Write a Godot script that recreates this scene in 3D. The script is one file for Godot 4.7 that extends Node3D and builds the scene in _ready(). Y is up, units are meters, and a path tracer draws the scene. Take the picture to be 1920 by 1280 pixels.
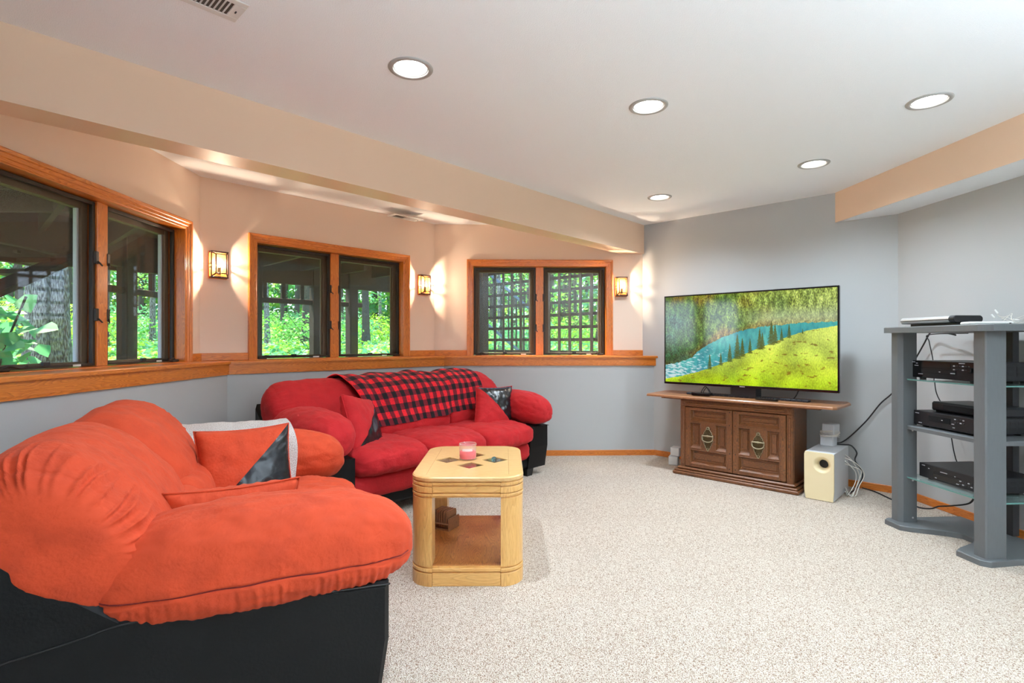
extends Node3D
# A basement sitting room with a three-sided window bay, built in metres. x right, y up, -z into the picture.

const YAW := -1.5763
var wn := {}      # inward normals of the walls in plan (x, depth)
var wo := {}      # their offsets
var M := {}
var names := {}
var rng := RandomNumberGenerator.new()


# ---------------------------------------------------------------- scene
const LAMP_E := 2.0
const ADDED_UP_E := 4.6
const SCONCE_E := 0.31
const TV_E := 0.62

func _ready() -> void:
	# camera: level, a wide lens, horizon a hair below the middle
	var cam := Camera3D.new()
	cam.name = "camera"
	cam.position = Vector3(0, 1.1856, 0)
	cam.rotation.x = atan(1.8 / 993.8)
	cam.fov = rad_to_deg(2.0 * atan(640.0 / 993.8))
	cam.near = 0.02
	cam.far = 200
	cam.current = true
	add_child(cam)
	# sky and exposure
	var we := WorldEnvironment.new()
	we.name = "world"
	var e := Environment.new()
	e.background_mode = Environment.BG_SKY
	var sky := Sky.new()
	var sm := ProceduralSkyMaterial.new()
	sm.sky_top_color = Color(0.55, 0.72, 0.95)
	sm.sky_horizon_color = Color(0.92, 0.97, 1.0)
	sm.ground_bottom_color = Color(0.30, 0.34, 0.24)
	sm.ground_horizon_color = Color(0.45, 0.50, 0.40)
	sm.sky_curve = 0.12
	sky.sky_material = sm
	e.sky = sky
	e.background_energy_multiplier = 4.2
	e.tonemap_mode = Environment.TONE_MAPPER_LINEAR
	e.tonemap_exposure = 1.42
	e.sdfgi_enabled = true
	e.ssao_enabled = true
	e.ssil_enabled = true
	we.environment = e
	add_child(we)
	# high sun beyond the trees, so that the leaves glow
	var sun := DirectionalLight3D.new()
	sun.name = "sun"
	sun.light_energy = 7.0
	sun.light_color = Color(1.0, 0.95, 0.82)
	sun.basis = Basis.looking_at(Vector3(0.40, -0.87, 0.26))
	sun.light_angular_distance = 1.5
	sun.shadow_enabled = true
	add_child(sun)

	rng.seed = 11
	plan()
	make_materials()
	build_room()
	build_lamps()
	build_sofas()
	build_table()
	build_cabinet()
	build_tv()
	build_speakers()
	build_rack()
	build_outdoors()

# ---------------------------------------------------------------- plan geometry
func dv(a: float) -> Vector2:
	return Vector2(sin(deg_to_rad(a)), cos(deg_to_rad(a)))
func nv(a: float) -> Vector2:
	return Vector2(cos(deg_to_rad(a)), -sin(deg_to_rad(a)))
func isect(n1: Vector2, o1: float, n2: Vector2, o2: float) -> Vector2:
	var det := n1.x * n2.y - n1.y * n2.x
	return Vector2(o1 * n2.y - o2 * n1.y, n1.x * o2 - n2.x * o1) / det
func wi(a, oa: float, b, ob: float) -> Vector2:
	return isect(wn[a], wo[a] + oa, wn[b], wo[b] + ob)
func V(p: Vector2, y: float) -> Vector3:
	return Vector3(p.x, y, -p.y)
func frame(a: Vector2, u: Vector2) -> Transform3D:      # x along u, z towards the room
	return Transform3D(Basis(Vector3(u.x, 0, -u.y), Vector3.UP, Vector3(u.y, 0, u.x)), V(a, 0))

# ---------------------------------------------------------------- nodes
func numbered(s: String) -> String:
	if not names.has(s):
		names[s] = 0
		return s
	names[s] += 1
	return "%s_%03d" % [s, names[s]]
func tag(o: Node3D, label: String, category: String, group := "", kind := "") -> Node3D:
	if label: o.set_meta("label", label)
	if category: o.set_meta("category", category)
	if group: o.set_meta("group", group)
	if kind: o.set_meta("kind", kind)
	return o
func thing(called: String, label: String, category: String, tf := Transform3D(), group := "") -> Node3D:
	var o := Node3D.new()
	o.name = numbered(called)
	add_child(o)
	o.transform = tf
	tag(o, label, category, group)
	return o
func struct(called: String, label := "", tf := Transform3D()) -> Node3D:
	var o := Node3D.new()
	o.name = called
	add_child(o)
	o.transform = tf
	o.set_meta("kind", "structure")
	if label: o.set_meta("label", label)
	return o
func new_st() -> SurfaceTool:
	var st := SurfaceTool.new()
	st.begin(Mesh.PRIMITIVE_TRIANGLES)
	return st
func mesh_of(st: SurfaceTool) -> ArrayMesh:
	st.generate_normals()
	return st.commit()
func obj(called: String, st: SurfaceTool, m: Material, parent: Node3D = self, tf := Transform3D()) -> MeshInstance3D:
	return put(called, mesh_of(st), m, parent, tf)
func put(called: String, mesh: Mesh, m: Material, parent: Node3D = self, tf := Transform3D()) -> MeshInstance3D:
	var o := MeshInstance3D.new()
	o.name = numbered(called) if parent == self else called
	o.mesh = mesh
	o.material_override = m
	o.transform = tf
	parent.add_child(o, true)
	return o

# ---------------------------------------------------------------- shapes
func tri(st: SurfaceTool, a: Vector3, b: Vector3, c: Vector3, out: Vector3, sg := -1) -> void:
	st.set_smooth_group(sg)
	if (a - c).cross(a - b).dot(out) < 0.0:
		st.add_vertex(a); st.add_vertex(c); st.add_vertex(b)
	else:
		st.add_vertex(a); st.add_vertex(b); st.add_vertex(c)
func quad(st: SurfaceTool, a: Vector3, b: Vector3, c: Vector3, d: Vector3, out: Vector3, sg := -1) -> void:
	tri(st, a, b, c, out, sg)
	tri(st, a, c, d, out, sg)

func box(st: SurfaceTool, c: Vector3, s: Vector3, ch := 0.0, tf := Transform3D()) -> void:   # box with chamfered edges
	var h := s * 0.5
	tf = tf * Transform3D(Basis(), c)
	ch = minf(ch, minf(h.x, minf(h.y, h.z)) * 0.9)
	var ax := [0, 1, 2]
	var P := func(sg: Vector3, k: int) -> Vector3:
		var v := Vector3(sg.x * (h.x - ch), sg.y * (h.y - ch), sg.z * (h.z - ch))
		v[k] = sg[k] * h[k]
		return tf * v
	for k in ax:
		var l: int = (k + 1) % 3
		var m: int = (k + 2) % 3
		for s1 in [-1.0, 1.0]:
			var q := []
			for e in [[-1.0, -1.0], [1.0, -1.0], [1.0, 1.0], [-1.0, 1.0]]:
				var g := Vector3()
				g[k] = s1; g[l] = e[0]; g[m] = e[1]
				q.append(P.call(g, k))
			var o := Vector3(); o[k] = s1
			quad(st, q[0], q[1], q[2], q[3], tf.basis * o)
			if ch > 0.0:
				for s2 in [-1.0, 1.0]:      # edge between k and l
					var g1 := Vector3(); g1[k] = s1; g1[l] = s2; g1[m] = -1.0
					var g2 := g1; g2[m] = 1.0
					var oo := Vector3(); oo[k] = s1; oo[l] = s2
					quad(st, P.call(g1, k), P.call(g2, k), P.call(g2, l), P.call(g1, l), tf.basis * oo)
	if ch > 0.0:
		for a in [-1.0, 1.0]:
			for b in [-1.0, 1.0]:
				for d in [-1.0, 1.0]:
					var g := Vector3(a, b, d)
					tri(st, P.call(g, 0), P.call(g, 1), P.call(g, 2), tf.basis * g)

func bx(st: SurfaceTool, x0: float, x1: float, y0: float, y1: float, z0: float, z1: float, ch := 0.0, tf := Transform3D()) -> void:
	box(st, Vector3((x0 + x1) / 2, (y0 + y1) / 2, (z0 + z1) / 2), Vector3(absf(x1 - x0), absf(y1 - y0), absf(z1 - z0)), ch, tf)

func bar(st: SurfaceTool, a: Vector3, b: Vector3, w: float, h: float, ch := 0.0, up := Vector3.UP) -> void:   # a box from a to b
	var d := b - a
	var y := d.normalized()
	if absf(y.dot(up)) > 0.98: up = Vector3(1, 0, 0) if absf(y.x) < 0.9 else Vector3(0, 0, 1)
	var x := up.cross(y).normalized()
	var z := x.cross(y)
	box(st, Vector3(), Vector3(w, d.length(), h), ch, Transform3D(Basis(x, y, z), (a + b) / 2))

func prism(st: SurfaceTool, poly: PackedVector2Array, y0: float, y1: float, tf := Transform3D(), ch := 0.0, sg := -1) -> void:
	# polygon in local (x, z) between heights y0 and y1; ch bevels the upper rim
	var cen := Vector2()
	for p in poly: cen += p / poly.size()
	var ccw := not Geometry2D.is_polygon_clockwise(poly)
	var n := poly.size()
	var top := poly.duplicate()
	if ch > 0.0:
		for i in n:
			var e0 := (poly[i] - poly[(i - 1 + n) % n]).normalized()
			var e1 := (poly[(i + 1) % n] - poly[i]).normalized()
			var n0 := Vector2(-e0.y, e0.x) if ccw else Vector2(e0.y, -e0.x)
			var n1 := Vector2(-e1.y, e1.x) if ccw else Vector2(e1.y, -e1.x)
			var b := (n0 + n1).normalized()
			top[i] = poly[i] + b * ch / maxf(0.4, b.dot(n0))
	var up := tf.basis.y
	for w in [[top, y1, up], [poly, y0, -up]]:
		var idx := Geometry2D.triangulate_polygon(w[0])
		for i in range(0, idx.size(), 3):
			var q: Array = []
			for j in 3:
				var p: Vector2 = w[0][idx[i + j]]
				q.append(tf * Vector3(p.x, w[1], p.y))
			tri(st, q[0], q[1], q[2], w[2])
	for i in n:
		var a := poly[i]
		var b := poly[(i + 1) % n]
		var e := b - a
		var o := Vector2(e.y, -e.x) if ccw else Vector2(-e.y, e.x)
		var out := tf.basis * Vector3(o.x, 0, o.y)
		var ta := top[i]
		var tb := top[(i + 1) % n]
		quad(st, tf * Vector3(a.x, y0, a.y), tf * Vector3(b.x, y0, b.y), tf * Vector3(b.x, y1 - ch, b.y), tf * Vector3(a.x, y1 - ch, a.y), out, sg)
		if ch > 0.0:
			quad(st, tf * Vector3(a.x, y1 - ch, a.y), tf * Vector3(b.x, y1 - ch, b.y), tf * Vector3(tb.x, y1, tb.y), tf * Vector3(ta.x, y1, ta.y), out + up * e.length(), -1)

func grid(st: SurfaceTool, nu: int, nv_: int, f: Callable, flip := false, sg := 0, uvs := false) -> void:
	var P := []
	for i in nu + 1:
		var row := PackedVector3Array()
		for j in nv_ + 1:
			row.append(f.call(float(i) / nu, float(j) / nv_))
		P.append(row)
	st.set_smooth_group(sg)
	for i in nu:
		for j in nv_:
			var q := [[i, j], [i, j + 1], [i + 1, j + 1], [i, j], [i + 1, j + 1], [i + 1, j]]
			if flip: q = [[i, j], [i + 1, j + 1], [i, j + 1], [i, j], [i + 1, j], [i + 1, j + 1]]
			for t in q:
				if uvs: st.set_uv(Vector2(float(t[0]) / nu, float(t[1]) / nv_))
				st.add_vertex(P[t[0]][t[1]])

func lathe(st: SurfaceTool, prof: Array, seg := 24, tf := Transform3D(), sg := 0) -> void:   # [radius, height] from the bottom outwards and up
	for i in prof.size() - 1:
		var r0: float = prof[i][0]
		var y0: float = prof[i][1]
		var r1: float = prof[i + 1][0]
		var y1: float = prof[i + 1][1]
		for k in seg:
			var a := TAU * k / seg
			var b := TAU * ((k + 1) % seg) / seg
			var p := tf * Vector3(cos(a) * r0, y0, sin(a) * r0)
			var q := tf * Vector3(cos(b) * r0, y0, sin(b) * r0)
			var s := tf * Vector3(cos(b) * r1, y1, sin(b) * r1)
			var t := tf * Vector3(cos(a) * r1, y1, sin(a) * r1)
			var m := (a + TAU * (k + 1) / seg) / 2
			var out := tf.basis * Vector3(cos(m) * (y1 - y0), r0 - r1, sin(m) * (y1 - y0))
			var g := sg if absf(y1 - y0) > 1e-6 else -1
			if r0 > 1e-6: tri(st, p, q, s, out, g)
			if r1 > 1e-6: tri(st, p, s, t, out, g)

func tube(st: SurfaceTool, path: Array, r: float, seg := 8, caps := true) -> void:
	var n := path.size()
	var side := Vector3()
	var rings := []
	for i in n:
		var d: Vector3 = (path[mini(i + 1, n - 1)] - path[maxi(i - 1, 0)]).normalized()
		if i == 0:
			side = d.cross(Vector3.UP if absf(d.y) < 0.9 else Vector3.RIGHT).normalized()
		else:
			side = (side - d * side.dot(d)).normalized()
		var s2 := d.cross(side)
		var ring := PackedVector3Array()
		for k in seg:
			ring.append(path[i] + (side * cos(TAU * k / seg) + s2 * sin(TAU * k / seg)) * r)
		rings.append(ring)
	for i in n - 1:
		for k in seg:
			var k2 := (k + 1) % seg
			var out: Vector3 = (rings[i][k] + rings[i][k2]) / 2 - path[i]
			quad(st, rings[i][k], rings[i][k2], rings[i + 1][k2], rings[i + 1][k], out, 0)
	if caps:
		for e in [[0, 1], [n - 1, n - 2]]:
			for k in seg:
				tri(st, path[e[0]], rings[e[0]][k], rings[e[0]][(k + 1) % seg], path[e[0]] - path[e[1]])

func smooth_path(pts: Array, sub := 8) -> Array:      # Catmull-Rom through the points
	var r := []
	for i in pts.size() - 1:
		var a: Vector3 = pts[maxi(i - 1, 0)]
		var b: Vector3 = pts[i]
		var c: Vector3 = pts[i + 1]
		var d: Vector3 = pts[mini(i + 2, pts.size() - 1)]
		for k in sub:
			r.append(b.cubic_interpolate(c, a, d, float(k) / sub))
	r.append(pts[-1])
	return r

func blob(st: SurfaceTool, n: int, f: Callable) -> void:
	# f maps a point on the cube [-1, 1]^3 (its largest coordinate 1) to the surface
	for k in 3:
		for s in [-1.0, 1.0]:
			var nn := Vector3(); nn[k] = s
			var u := Vector3(); u[(k + 1) % 3] = 1.0
			var v := Vector3(); v[(k + 2) % 3] = s
			var P := []
			for i in n + 1:
				var row := PackedVector3Array()
				for j in n + 1:
					row.append(f.call(nn + u * tan((2.0 * i / n - 1.0) * PI / 4) + v * tan((2.0 * j / n - 1.0) * PI / 4)))
				P.append(row)
			st.set_smooth_group(0)
			for i in n:
				for j in n:
					for t in [P[i][j], P[i][j + 1], P[i + 1][j + 1], P[i][j], P[i + 1][j + 1], P[i + 1][j]]:
						st.add_vertex(t)

func superq(c: Vector3, a: float, b: float) -> Vector3:      # x, y cross-section of power a; ends along z of power b
	var m := pow(pow(absf(c.x), a) + pow(absf(c.y), a), 1.0 / a)
	var r := pow(pow(m, b) + pow(absf(c.z), b), 1.0 / b)
	return c / r

# ---------------------------------------------------------------- textures and materials
func noise_bytes(seed_: int, freq: float, oct := 4, size := 512, kind := FastNoiseLite.TYPE_SIMPLEX_SMOOTH) -> PackedByteArray:
	var n := FastNoiseLite.new()
	n.seed = seed_
	n.noise_type = kind
	n.frequency = freq
	n.fractal_type = FastNoiseLite.FRACTAL_FBM if oct > 1 else FastNoiseLite.FRACTAL_NONE
	n.fractal_octaves = oct
	var im := n.get_seamless_image(size, size)
	im.convert(Image.FORMAT_L8)
	return im.get_data()
func ramp(stops: Array, t: float) -> Color:
	for i in stops.size() - 1:
		if t <= stops[i + 1][0]:
			return stops[i][1].lerp(stops[i + 1][1], clampf((t - stops[i][0]) / (stops[i + 1][0] - stops[i][0]), 0, 1))
	return stops[-1][1]
func tex_from(bytes: PackedByteArray, size: int, stops: Array) -> ImageTexture:
	var lut := []
	for i in 256: lut.append(ramp(stops, i / 255.0))
	var d := PackedByteArray()
	d.resize(size * size * 3)
	for i in size * size:
		var c: Color = lut[bytes[i]]
		d[i * 3] = c.r8; d[i * 3 + 1] = c.g8; d[i * 3 + 2] = c.b8
	return ImageTexture.create_from_image(Image.create_from_data(size, size, false, Image.FORMAT_RGB8, d))
func normal_from(bytes: PackedByteArray, size: int, strength: float) -> ImageTexture:
	var im := Image.create_from_data(size, size, false, Image.FORMAT_L8, bytes)
	# wrapped margin, so that the relief runs on across the tile's edges
	var big := Image.create(size + 8, size + 8, false, Image.FORMAT_L8)
	for ox in [-size, 0, size]:
		for oy in [-size, 0, size]:
			big.blit_rect(im, Rect2i(0, 0, size, size), Vector2i(ox + 4, oy + 4))
	big.convert(Image.FORMAT_RGBA8)
	big.bump_map_to_normal_map(strength)
	return ImageTexture.create_from_image(big.get_region(Rect2i(4, 4, size, size)))
func C8(r: int, g: int, b: int) -> Color:
	return Color8(r, g, b)

func mat(called: String, c: Color, rough := 0.6, metal := 0.0, tex: Texture2D = null, scale := Vector3.ONE, nrm: Texture2D = null, ns := 1.0) -> StandardMaterial3D:
	var m := StandardMaterial3D.new()
	m.resource_name = called
	m.albedo_color = c
	m.roughness = rough
	m.metallic = metal
	if tex or nrm:
		m.uv1_triplanar = true
		m.uv1_triplanar_sharpness = 4.0
		m.uv1_scale = scale
	if tex: m.albedo_texture = tex
	if nrm:
		m.normal_enabled = true
		m.normal_texture = nrm
		m.normal_scale = ns
	M[called] = m
	return m

func wood_tex(seed_: int, a: Color, b: Color, dark: Color, rings := 9.0, line := 0.5, freq := 0.006) -> ImageTexture:
	var big := noise_bytes(seed_, freq, 2)
	var fine := noise_bytes(seed_ + 7, 0.09, 2)
	var d := PackedByteArray()
	d.resize(512 * 512 * 3)
	for i in 512 * 512:
		var v := big[i] / 255.0
		var t := fposmod(v * rings, 1.0)
		var k := smoothstep(0.0, 0.75, t) * (1.0 - smoothstep(0.85, 1.0, t))
		var f := fine[i] / 255.0
		var c := a.lerp(b, clampf(0.65 * (1.0 - k) + 0.5 * (f - 0.35), 0, 1))
		c = c.lerp(dark, line * smoothstep(0.8, 0.9, t) * (1.0 - smoothstep(0.92, 1.0, t)) + 0.35 * line * smoothstep(0.66, 0.78, f))
		d[i * 3] = c.r8; d[i * 3 + 1] = c.g8; d[i * 3 + 2] = c.b8
	return ImageTexture.create_from_image(Image.create_from_data(512, 512, false, Image.FORMAT_RGB8, d))
func woods(called: String, tex: Texture2D, rough: float, along := 0.55, across := 5.0, coat := 0.0) -> void:   # grain along x, y or z
	for k in 3:
		var s := Vector3(across, across, across)
		s[k] = along
		var m := mat(called + "_" + "xyz"[k], Color.WHITE, rough, 0.0, tex, s)
		if coat > 0.0:
			m.clearcoat_enabled = true
			m.clearcoat = coat
			m.clearcoat_roughness = 0.15

func glow(called: String, c: Color, e: float) -> StandardMaterial3D:
	var m := mat(called, Color(0.9, 0.9, 0.9), 0.5)
	m.emission_enabled = true
	m.emission = c
	m.emission_energy_multiplier = e
	return m
func glass(called: String, c: Color, alpha: float, rough := 0.02) -> StandardMaterial3D:
	var m := mat(called, Color(c.r, c.g, c.b, alpha), rough)
	m.transparency = BaseMaterial3D.TRANSPARENCY_ALPHA
	return m

func make_materials() -> void:
	var fine := noise_bytes(3, 0.08, 3)
	var mid := noise_bytes(5, 0.02, 4)
	var spk := noise_bytes(9, 0.16, 2)
	var nfine := normal_from(fine, 512, 4.0)
	var npeel := normal_from(noise_bytes(21, 0.05, 2), 512, 3.0)
	mat("peach", C8(241, 217, 197), 0.5, 0, null, Vector3.ONE * 6, npeel, 0.12)
	mat("peach_beam", C8(238, 206, 178), 0.4, 0, null, Vector3.ONE * 6, npeel, 0.12)
	mat("grey_wall", C8(184, 185, 184), 0.6, 0, null, Vector3.ONE * 6, npeel, 0.15)
	mat("ceiling", C8(247, 251, 254), 0.9, 0, null, Vector3.ONE * 4, nfine, 0.5)
	mat("bay_ceiling", C8(238, 232, 230), 0.7, 0, null, Vector3.ONE * 4, nfine, 0.3)
	# carpet: cut loops of cream with grey-brown flecks
	var cp := PackedByteArray()
	cp.resize(512 * 512)
	var r := RandomNumberGenerator.new()
	r.seed = 77
	var raw := PackedByteArray()
	raw.resize(512 * 512)
	for i in 512 * 512: raw[i] = r.randi() & 255
	for y in 512:
		for x in 512:
			var s := 0
			for dy in 3:
				var row := ((y + dy) & 511) * 512
				s += raw[row + x] + raw[row + ((x + 1) & 511)] + raw[row + ((x + 2) & 511)]
			cp[y * 512 + x] = clampi(int(128.0 + (s / 9.0 - 128.0) * 1.9), 0, 255)
	var ctex := tex_from(cp, 512, [[0.0, C8(128, 94, 70)], [0.28, C8(164, 132, 106)], [0.38, C8(204, 184, 163)], [0.52, C8(229, 216, 200)], [1.0, C8(245, 236, 223)]])
	mat("carpet", Color.WHITE, 1.0, 0, ctex, Vector3.ONE * 1.9, normal_from(cp, 512, 9.0), 1.0)
	# woods
	woods("oak", wood_tex(11, C8(220, 130, 48), C8(196, 104, 32), C8(152, 76, 20), 8.0, 0.45), 0.32, 0.5, 4.5, 0.35)
	woods("honey", wood_tex(31, C8(232, 182, 110), C8(216, 160, 86), C8(180, 122, 60), 7.0, 0.4), 0.3, 0.5, 4.0, 0.3)
	woods("honey_top", wood_tex(33, C8(226, 184, 122), C8(216, 170, 106), C8(188, 138, 78), 7.0, 0.4), 0.28, 0.5, 4.0, 0.3)
	woods("shelf_oak", wood_tex(35, C8(196, 132, 70), C8(170, 104, 52), C8(120, 70, 32), 9.0, 0.6), 0.35, 0.5, 4.0, 0.3)
	woods("walnut", wood_tex(41, C8(134, 82, 42), C8(94, 54, 27), C8(38, 21, 12), 10.0, 0.7, 0.008), 0.42, 0.6, 5.0, 0.25)
	woods("walnut_top", wood_tex(43, C8(160, 110, 72), C8(136, 88, 56), C8(90, 54, 34), 10.0, 0.5, 0.008), 0.4, 0.6, 5.0, 0.2)
	woods("deckwood", wood_tex(45, C8(62, 52, 43), C8(48, 40, 33), C8(30, 25, 20), 8.0, 0.5), 0.85, 0.5, 4.0)
	# upholstery
	var nap := noise_bytes(51, 0.012, 5)
	var suede := tex_from(nap, 512, [[0.0, Color(0.93, 0.91, 0.91)], [0.35, Color(0.965, 0.955, 0.955)], [0.6, Color(1, 1, 1)], [1.0, Color(1, 1, 1)]])
	for a in [["suede_red", C8(186, 20, 26)], ["suede_red_warm_lit", C8(196, 64, 24)]]:  # same red suede twice; the loveseat's warmer light is put into the second colour
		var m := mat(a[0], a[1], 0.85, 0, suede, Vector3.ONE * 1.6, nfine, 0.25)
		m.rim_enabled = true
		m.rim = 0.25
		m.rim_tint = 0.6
	mat("seam_red", C8(110, 16, 16), 0.9)
	mat("leather", C8(23, 23, 23), 0.46, 0, null, Vector3.ONE * 7, normal_from(mid, 512, 4.0), 0.35)
	M.leather.metallic_specular = 0.28
	mat("leather_shiny", C8(24, 26, 30), 0.27, 0, null, Vector3.ONE * 3, normal_from(nap, 512, 6.0), 0.22)
	mat("foot_black", C8(22, 22, 22), 0.5)
	var knit := tex_from(noise_bytes(61, 0.11, 3), 512, [[0.0, C8(176, 166, 156)], [0.38, C8(216, 206, 197)], [0.5, C8(238, 233, 227)], [1.0, C8(250, 248, 245)]])
	mat("knit", Color.WHITE, 1.0, 0, knit, Vector3.ONE * 3.0, normal_from(spk, 512, 12.0), 1.0)
	mat("plaid", Color.WHITE, 0.95).albedo_texture = plaid_tex()
	# metals, plastics, glass
	mat("bronze", C8(52, 44, 38), 0.5, 0.3)
	mat("black_plastic", C8(24, 24, 27), 0.4)
	mat("black_gloss", C8(14, 14, 16), 0.12)
	mat("dark_metal", C8(40, 40, 44), 0.45, 0.2)
	mat("silver", C8(196, 196, 194), 0.35, 0.6)
	mat("steel_grey", C8(128, 130, 132), 0.3, 0.7)
	mat("print_grey", C8(172, 174, 178), 0.5)
	mat("chrome_trim", C8(206, 205, 202), 0.35, 0.25)
	mat("lamp_trim", C8(176, 175, 172), 0.45, 0.2)
	mat("copper", C8(64, 38, 26), 0.45, 0.35)
	mat("brass", C8(118, 106, 82), 0.4, 0.8, tex_from(fine, 512, [[0.0, C8(90, 76, 52)], [0.5, C8(200, 190, 170)], [1.0, C8(255, 250, 235)]]), Vector3.ONE * 12)
	mat("old_silver", C8(168, 158, 130), 0.3, 0.8)
	mat("white_plastic", C8(226, 226, 222), 0.4)
	mat("speaker_side", C8(206, 207, 208), 0.5)
	mat("cream_plastic", C8(232, 214, 172), 0.5)
	mat("vent_paint", C8(226, 226, 222), 0.5)
	mat("vent_dark", C8(82, 74, 66), 0.8)
	mat("wire_white", C8(222, 216, 204), 0.5)
	mat("rack_laminate", C8(100, 103, 104), 0.42, 0.0, tex_from(mid, 512, [[0.0, Color(0.965, 0.965, 0.965)], [1.0, Color(1, 1, 1)]]), Vector3(9, 1, 9))
	mat("rack_dark", C8(58, 58, 60), 0.5)
	mat("sash_white", C8(206, 212, 218), 0.5)
	mat("sash_tan", C8(126, 108, 86), 0.6)
	mat("insect_mesh", Color(0.10, 0.095, 0.09, 0.14), 0.9).transparency = BaseMaterial3D.TRANSPARENCY_ALPHA
	glass("pane", Color(0.9, 0.95, 0.93), 0.03)
	glass("lamp_pane", Color(1.0, 0.95, 0.85), 0.02)
	glass("jar_wall", Color(1.0, 0.93, 0.93), 0.10)
	glass("shelf_glass", Color(0.62, 0.74, 0.72), 0.30)
	mat("glass_edge", C8(96, 140, 132), 0.15)
	glass("smoked_pane", Color(0.25, 0.18, 0.14), 0.28)
	var jar := mat("jar_glass", Color(1.0, 0.97, 0.97, 0.0), 0.03)
	jar.refraction_enabled = true
	jar.refraction_scale = 0.05
	var gem := mat("blue_glass", Color(0.55, 0.85, 1.0, 0.0), 0.03)
	gem.refraction_enabled = true
	gem.refraction_scale = 0.05
	var gem2 := mat("red_glass", Color(0.85, 0.3, 0.35, 0.0), 0.03)
	gem2.refraction_enabled = true
	gem2.refraction_scale = 0.05
	var wax := mat("wax", C8(226, 84, 90), 0.5)
	wax.subsurf_scatter_enabled = true
	wax.subsurf_scatter_strength = 0.3
	mat("paper_label", C8(240, 222, 222), 0.7)
	glow("lens_glow", Color(1.0, 0.99, 0.97), 12.0)
	glow("bulb_glow", Color(1.0, 0.88, 0.68), 14.0)
	# outdoors
	var bk := noise_bytes(71, 0.03, 4)
	mat("bark", Color.WHITE, 0.95, 0, tex_from(bk, 512, [[0.0, C8(40, 36, 33)], [0.4, C8(92, 86, 80)], [0.6, C8(142, 138, 132)], [1.0, C8(186, 184, 178)]]), Vector3(3.0, 0.7, 3.0), normal_from(bk, 512, 10.0), 1.0)
	mat("bark_dark", Color.WHITE, 0.95, 0, tex_from(bk, 512, [[0.0, C8(30, 27, 24)], [0.5, C8(74, 66, 58)], [1.0, C8(120, 110, 100)]]), Vector3(3.0, 0.7, 3.0))
	mat("earth", Color.WHITE, 1.0, 0, tex_from(mid, 512, [[0.0, C8(64, 58, 40)], [0.45, C8(88, 98, 50)], [0.7, C8(120, 150, 70)], [1.0, C8(150, 176, 100)]]), Vector3.ONE * 0.4)
	for a in [["leaf_lime", C8(138, 190, 62)], ["leaf_mid", C8(92, 158, 62)], ["leaf_blue", C8(90, 164, 112)]]:
		var m := mat(a[0], a[1], 0.6)
		m.backlight_enabled = true
		m.backlight = a[1]
	mat("stone_step", C8(196, 180, 170), 0.9, 0, tex_from(mid, 512, [[0.0, Color(0.75, 0.73, 0.72)], [1.0, Color(1, 1, 1)]]), Vector3.ONE * 2)
	mat("blue_metal", C8(92, 112, 138), 0.5, 0.3)

func plaid_tex() -> ImageTexture:
	# buffalo check: red, black and the woven mix of the two
	var n := noise_bytes(63, 0.2, 2)
	var d := PackedByteArray()
	d.resize(512 * 512 * 3)
	for y in 512:
		for x in 512:
			var a := (x / 16) % 2
			var b := (y / 16) % 2
			var c := C8(222, 22, 36)
			if a == 1 and b == 1: c = C8(20, 16, 22)
			elif a != b:
				c = C8(120, 18, 30) if (x + y) % 6 < 3 else C8(104, 20, 34)
			c = c * (0.82 + 0.32 * n[y * 512 + x] / 255.0)
			var i := (y * 512 + x) * 3
			d[i] = clampi(c.r8, 0, 255); d[i + 1] = clampi(c.g8, 0, 255); d[i + 2] = clampi(c.b8, 0, 255)
	return ImageTexture.create_from_image(Image.create_from_data(512, 512, false, Image.FORMAT_RGB8, d))

# ---------------------------------------------------------------- the room
const LOW := {1: 0.2042, 2: 0.1436, 3: 0.0942}      # how far the panel below the ledge stands forward
const LEDGE := 1.045
const H := 2.44
const HB := 2.391
var corner := {}
var wf := {}          # frames of the three bay walls
var TF: Transform3D   # television wall
var RF: Transform3D   # right wall
var LAMPS := [Vector2(-0.464, 2.426), Vector2(0.725, 2.815), Vector2(2.169, 2.753), Vector2(1.276, 4.578), Vector2(2.121, 3.723)]
var ADDED_LAMPS := [Vector2(0.75, 0.85), Vector2(1.95, 1.15), Vector2(2.3, -0.4), Vector2(3.9, -0.6), Vector2(3.4, -2.1), Vector2(4.9, 0.5)]  # unseen downlights, added behind the camera to brighten the room

func plan() -> void:
	wn = {1: nv(YAW), 2: nv(YAW + 45), 3: nv(YAW + 90), "T": nv(YAW + 135), "R": nv(YAW + 178.3032), "S": nv(YAW + 178.3032)}
	wo = {1: -2.246, 2: -4.4632, 3: -5.6436, "T": -5.0917, "R": -3.2554, "S": -2.9605}
	corner = {12: wi(1, 0, 2, 0), 23: wi(2, 0, 3, 0), 34: wi(3, LOW[3], "T", 0), 45: wi("T", 0, "R", 0)}
	wf[1] = frame(corner[12] - dv(YAW) * 2.23, dv(YAW))
	wf[2] = frame(corner[12], dv(YAW + 45))
	wf[3] = frame(corner[23], dv(YAW + 90))
	TF = frame(corner[34], dv(YAW + 135))
	RF = frame(corner[45], dv(YAW + 178.3032))
func loc(k, p: Vector2) -> Vector2:      # plan point to a wall frame's (x, z)
	var t: Transform3D = wf[k]
	var q := t.affine_inverse() * V(p, 0)
	return Vector2(q.x, q.z)
func end_x(k: int, off: float, right: bool, off_other := -99.0) -> float:
	if right:
		if k == 3: return loc(3, wi(3, off, "T", 0)).x
		return loc(k, wi(k, off, k + 1, off if off_other < -9 else off_other)).x
	if k == 1: return -0.05
	return loc(k, wi(k, off, k - 1, off if off_other < -9 else off_other)).x

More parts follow.
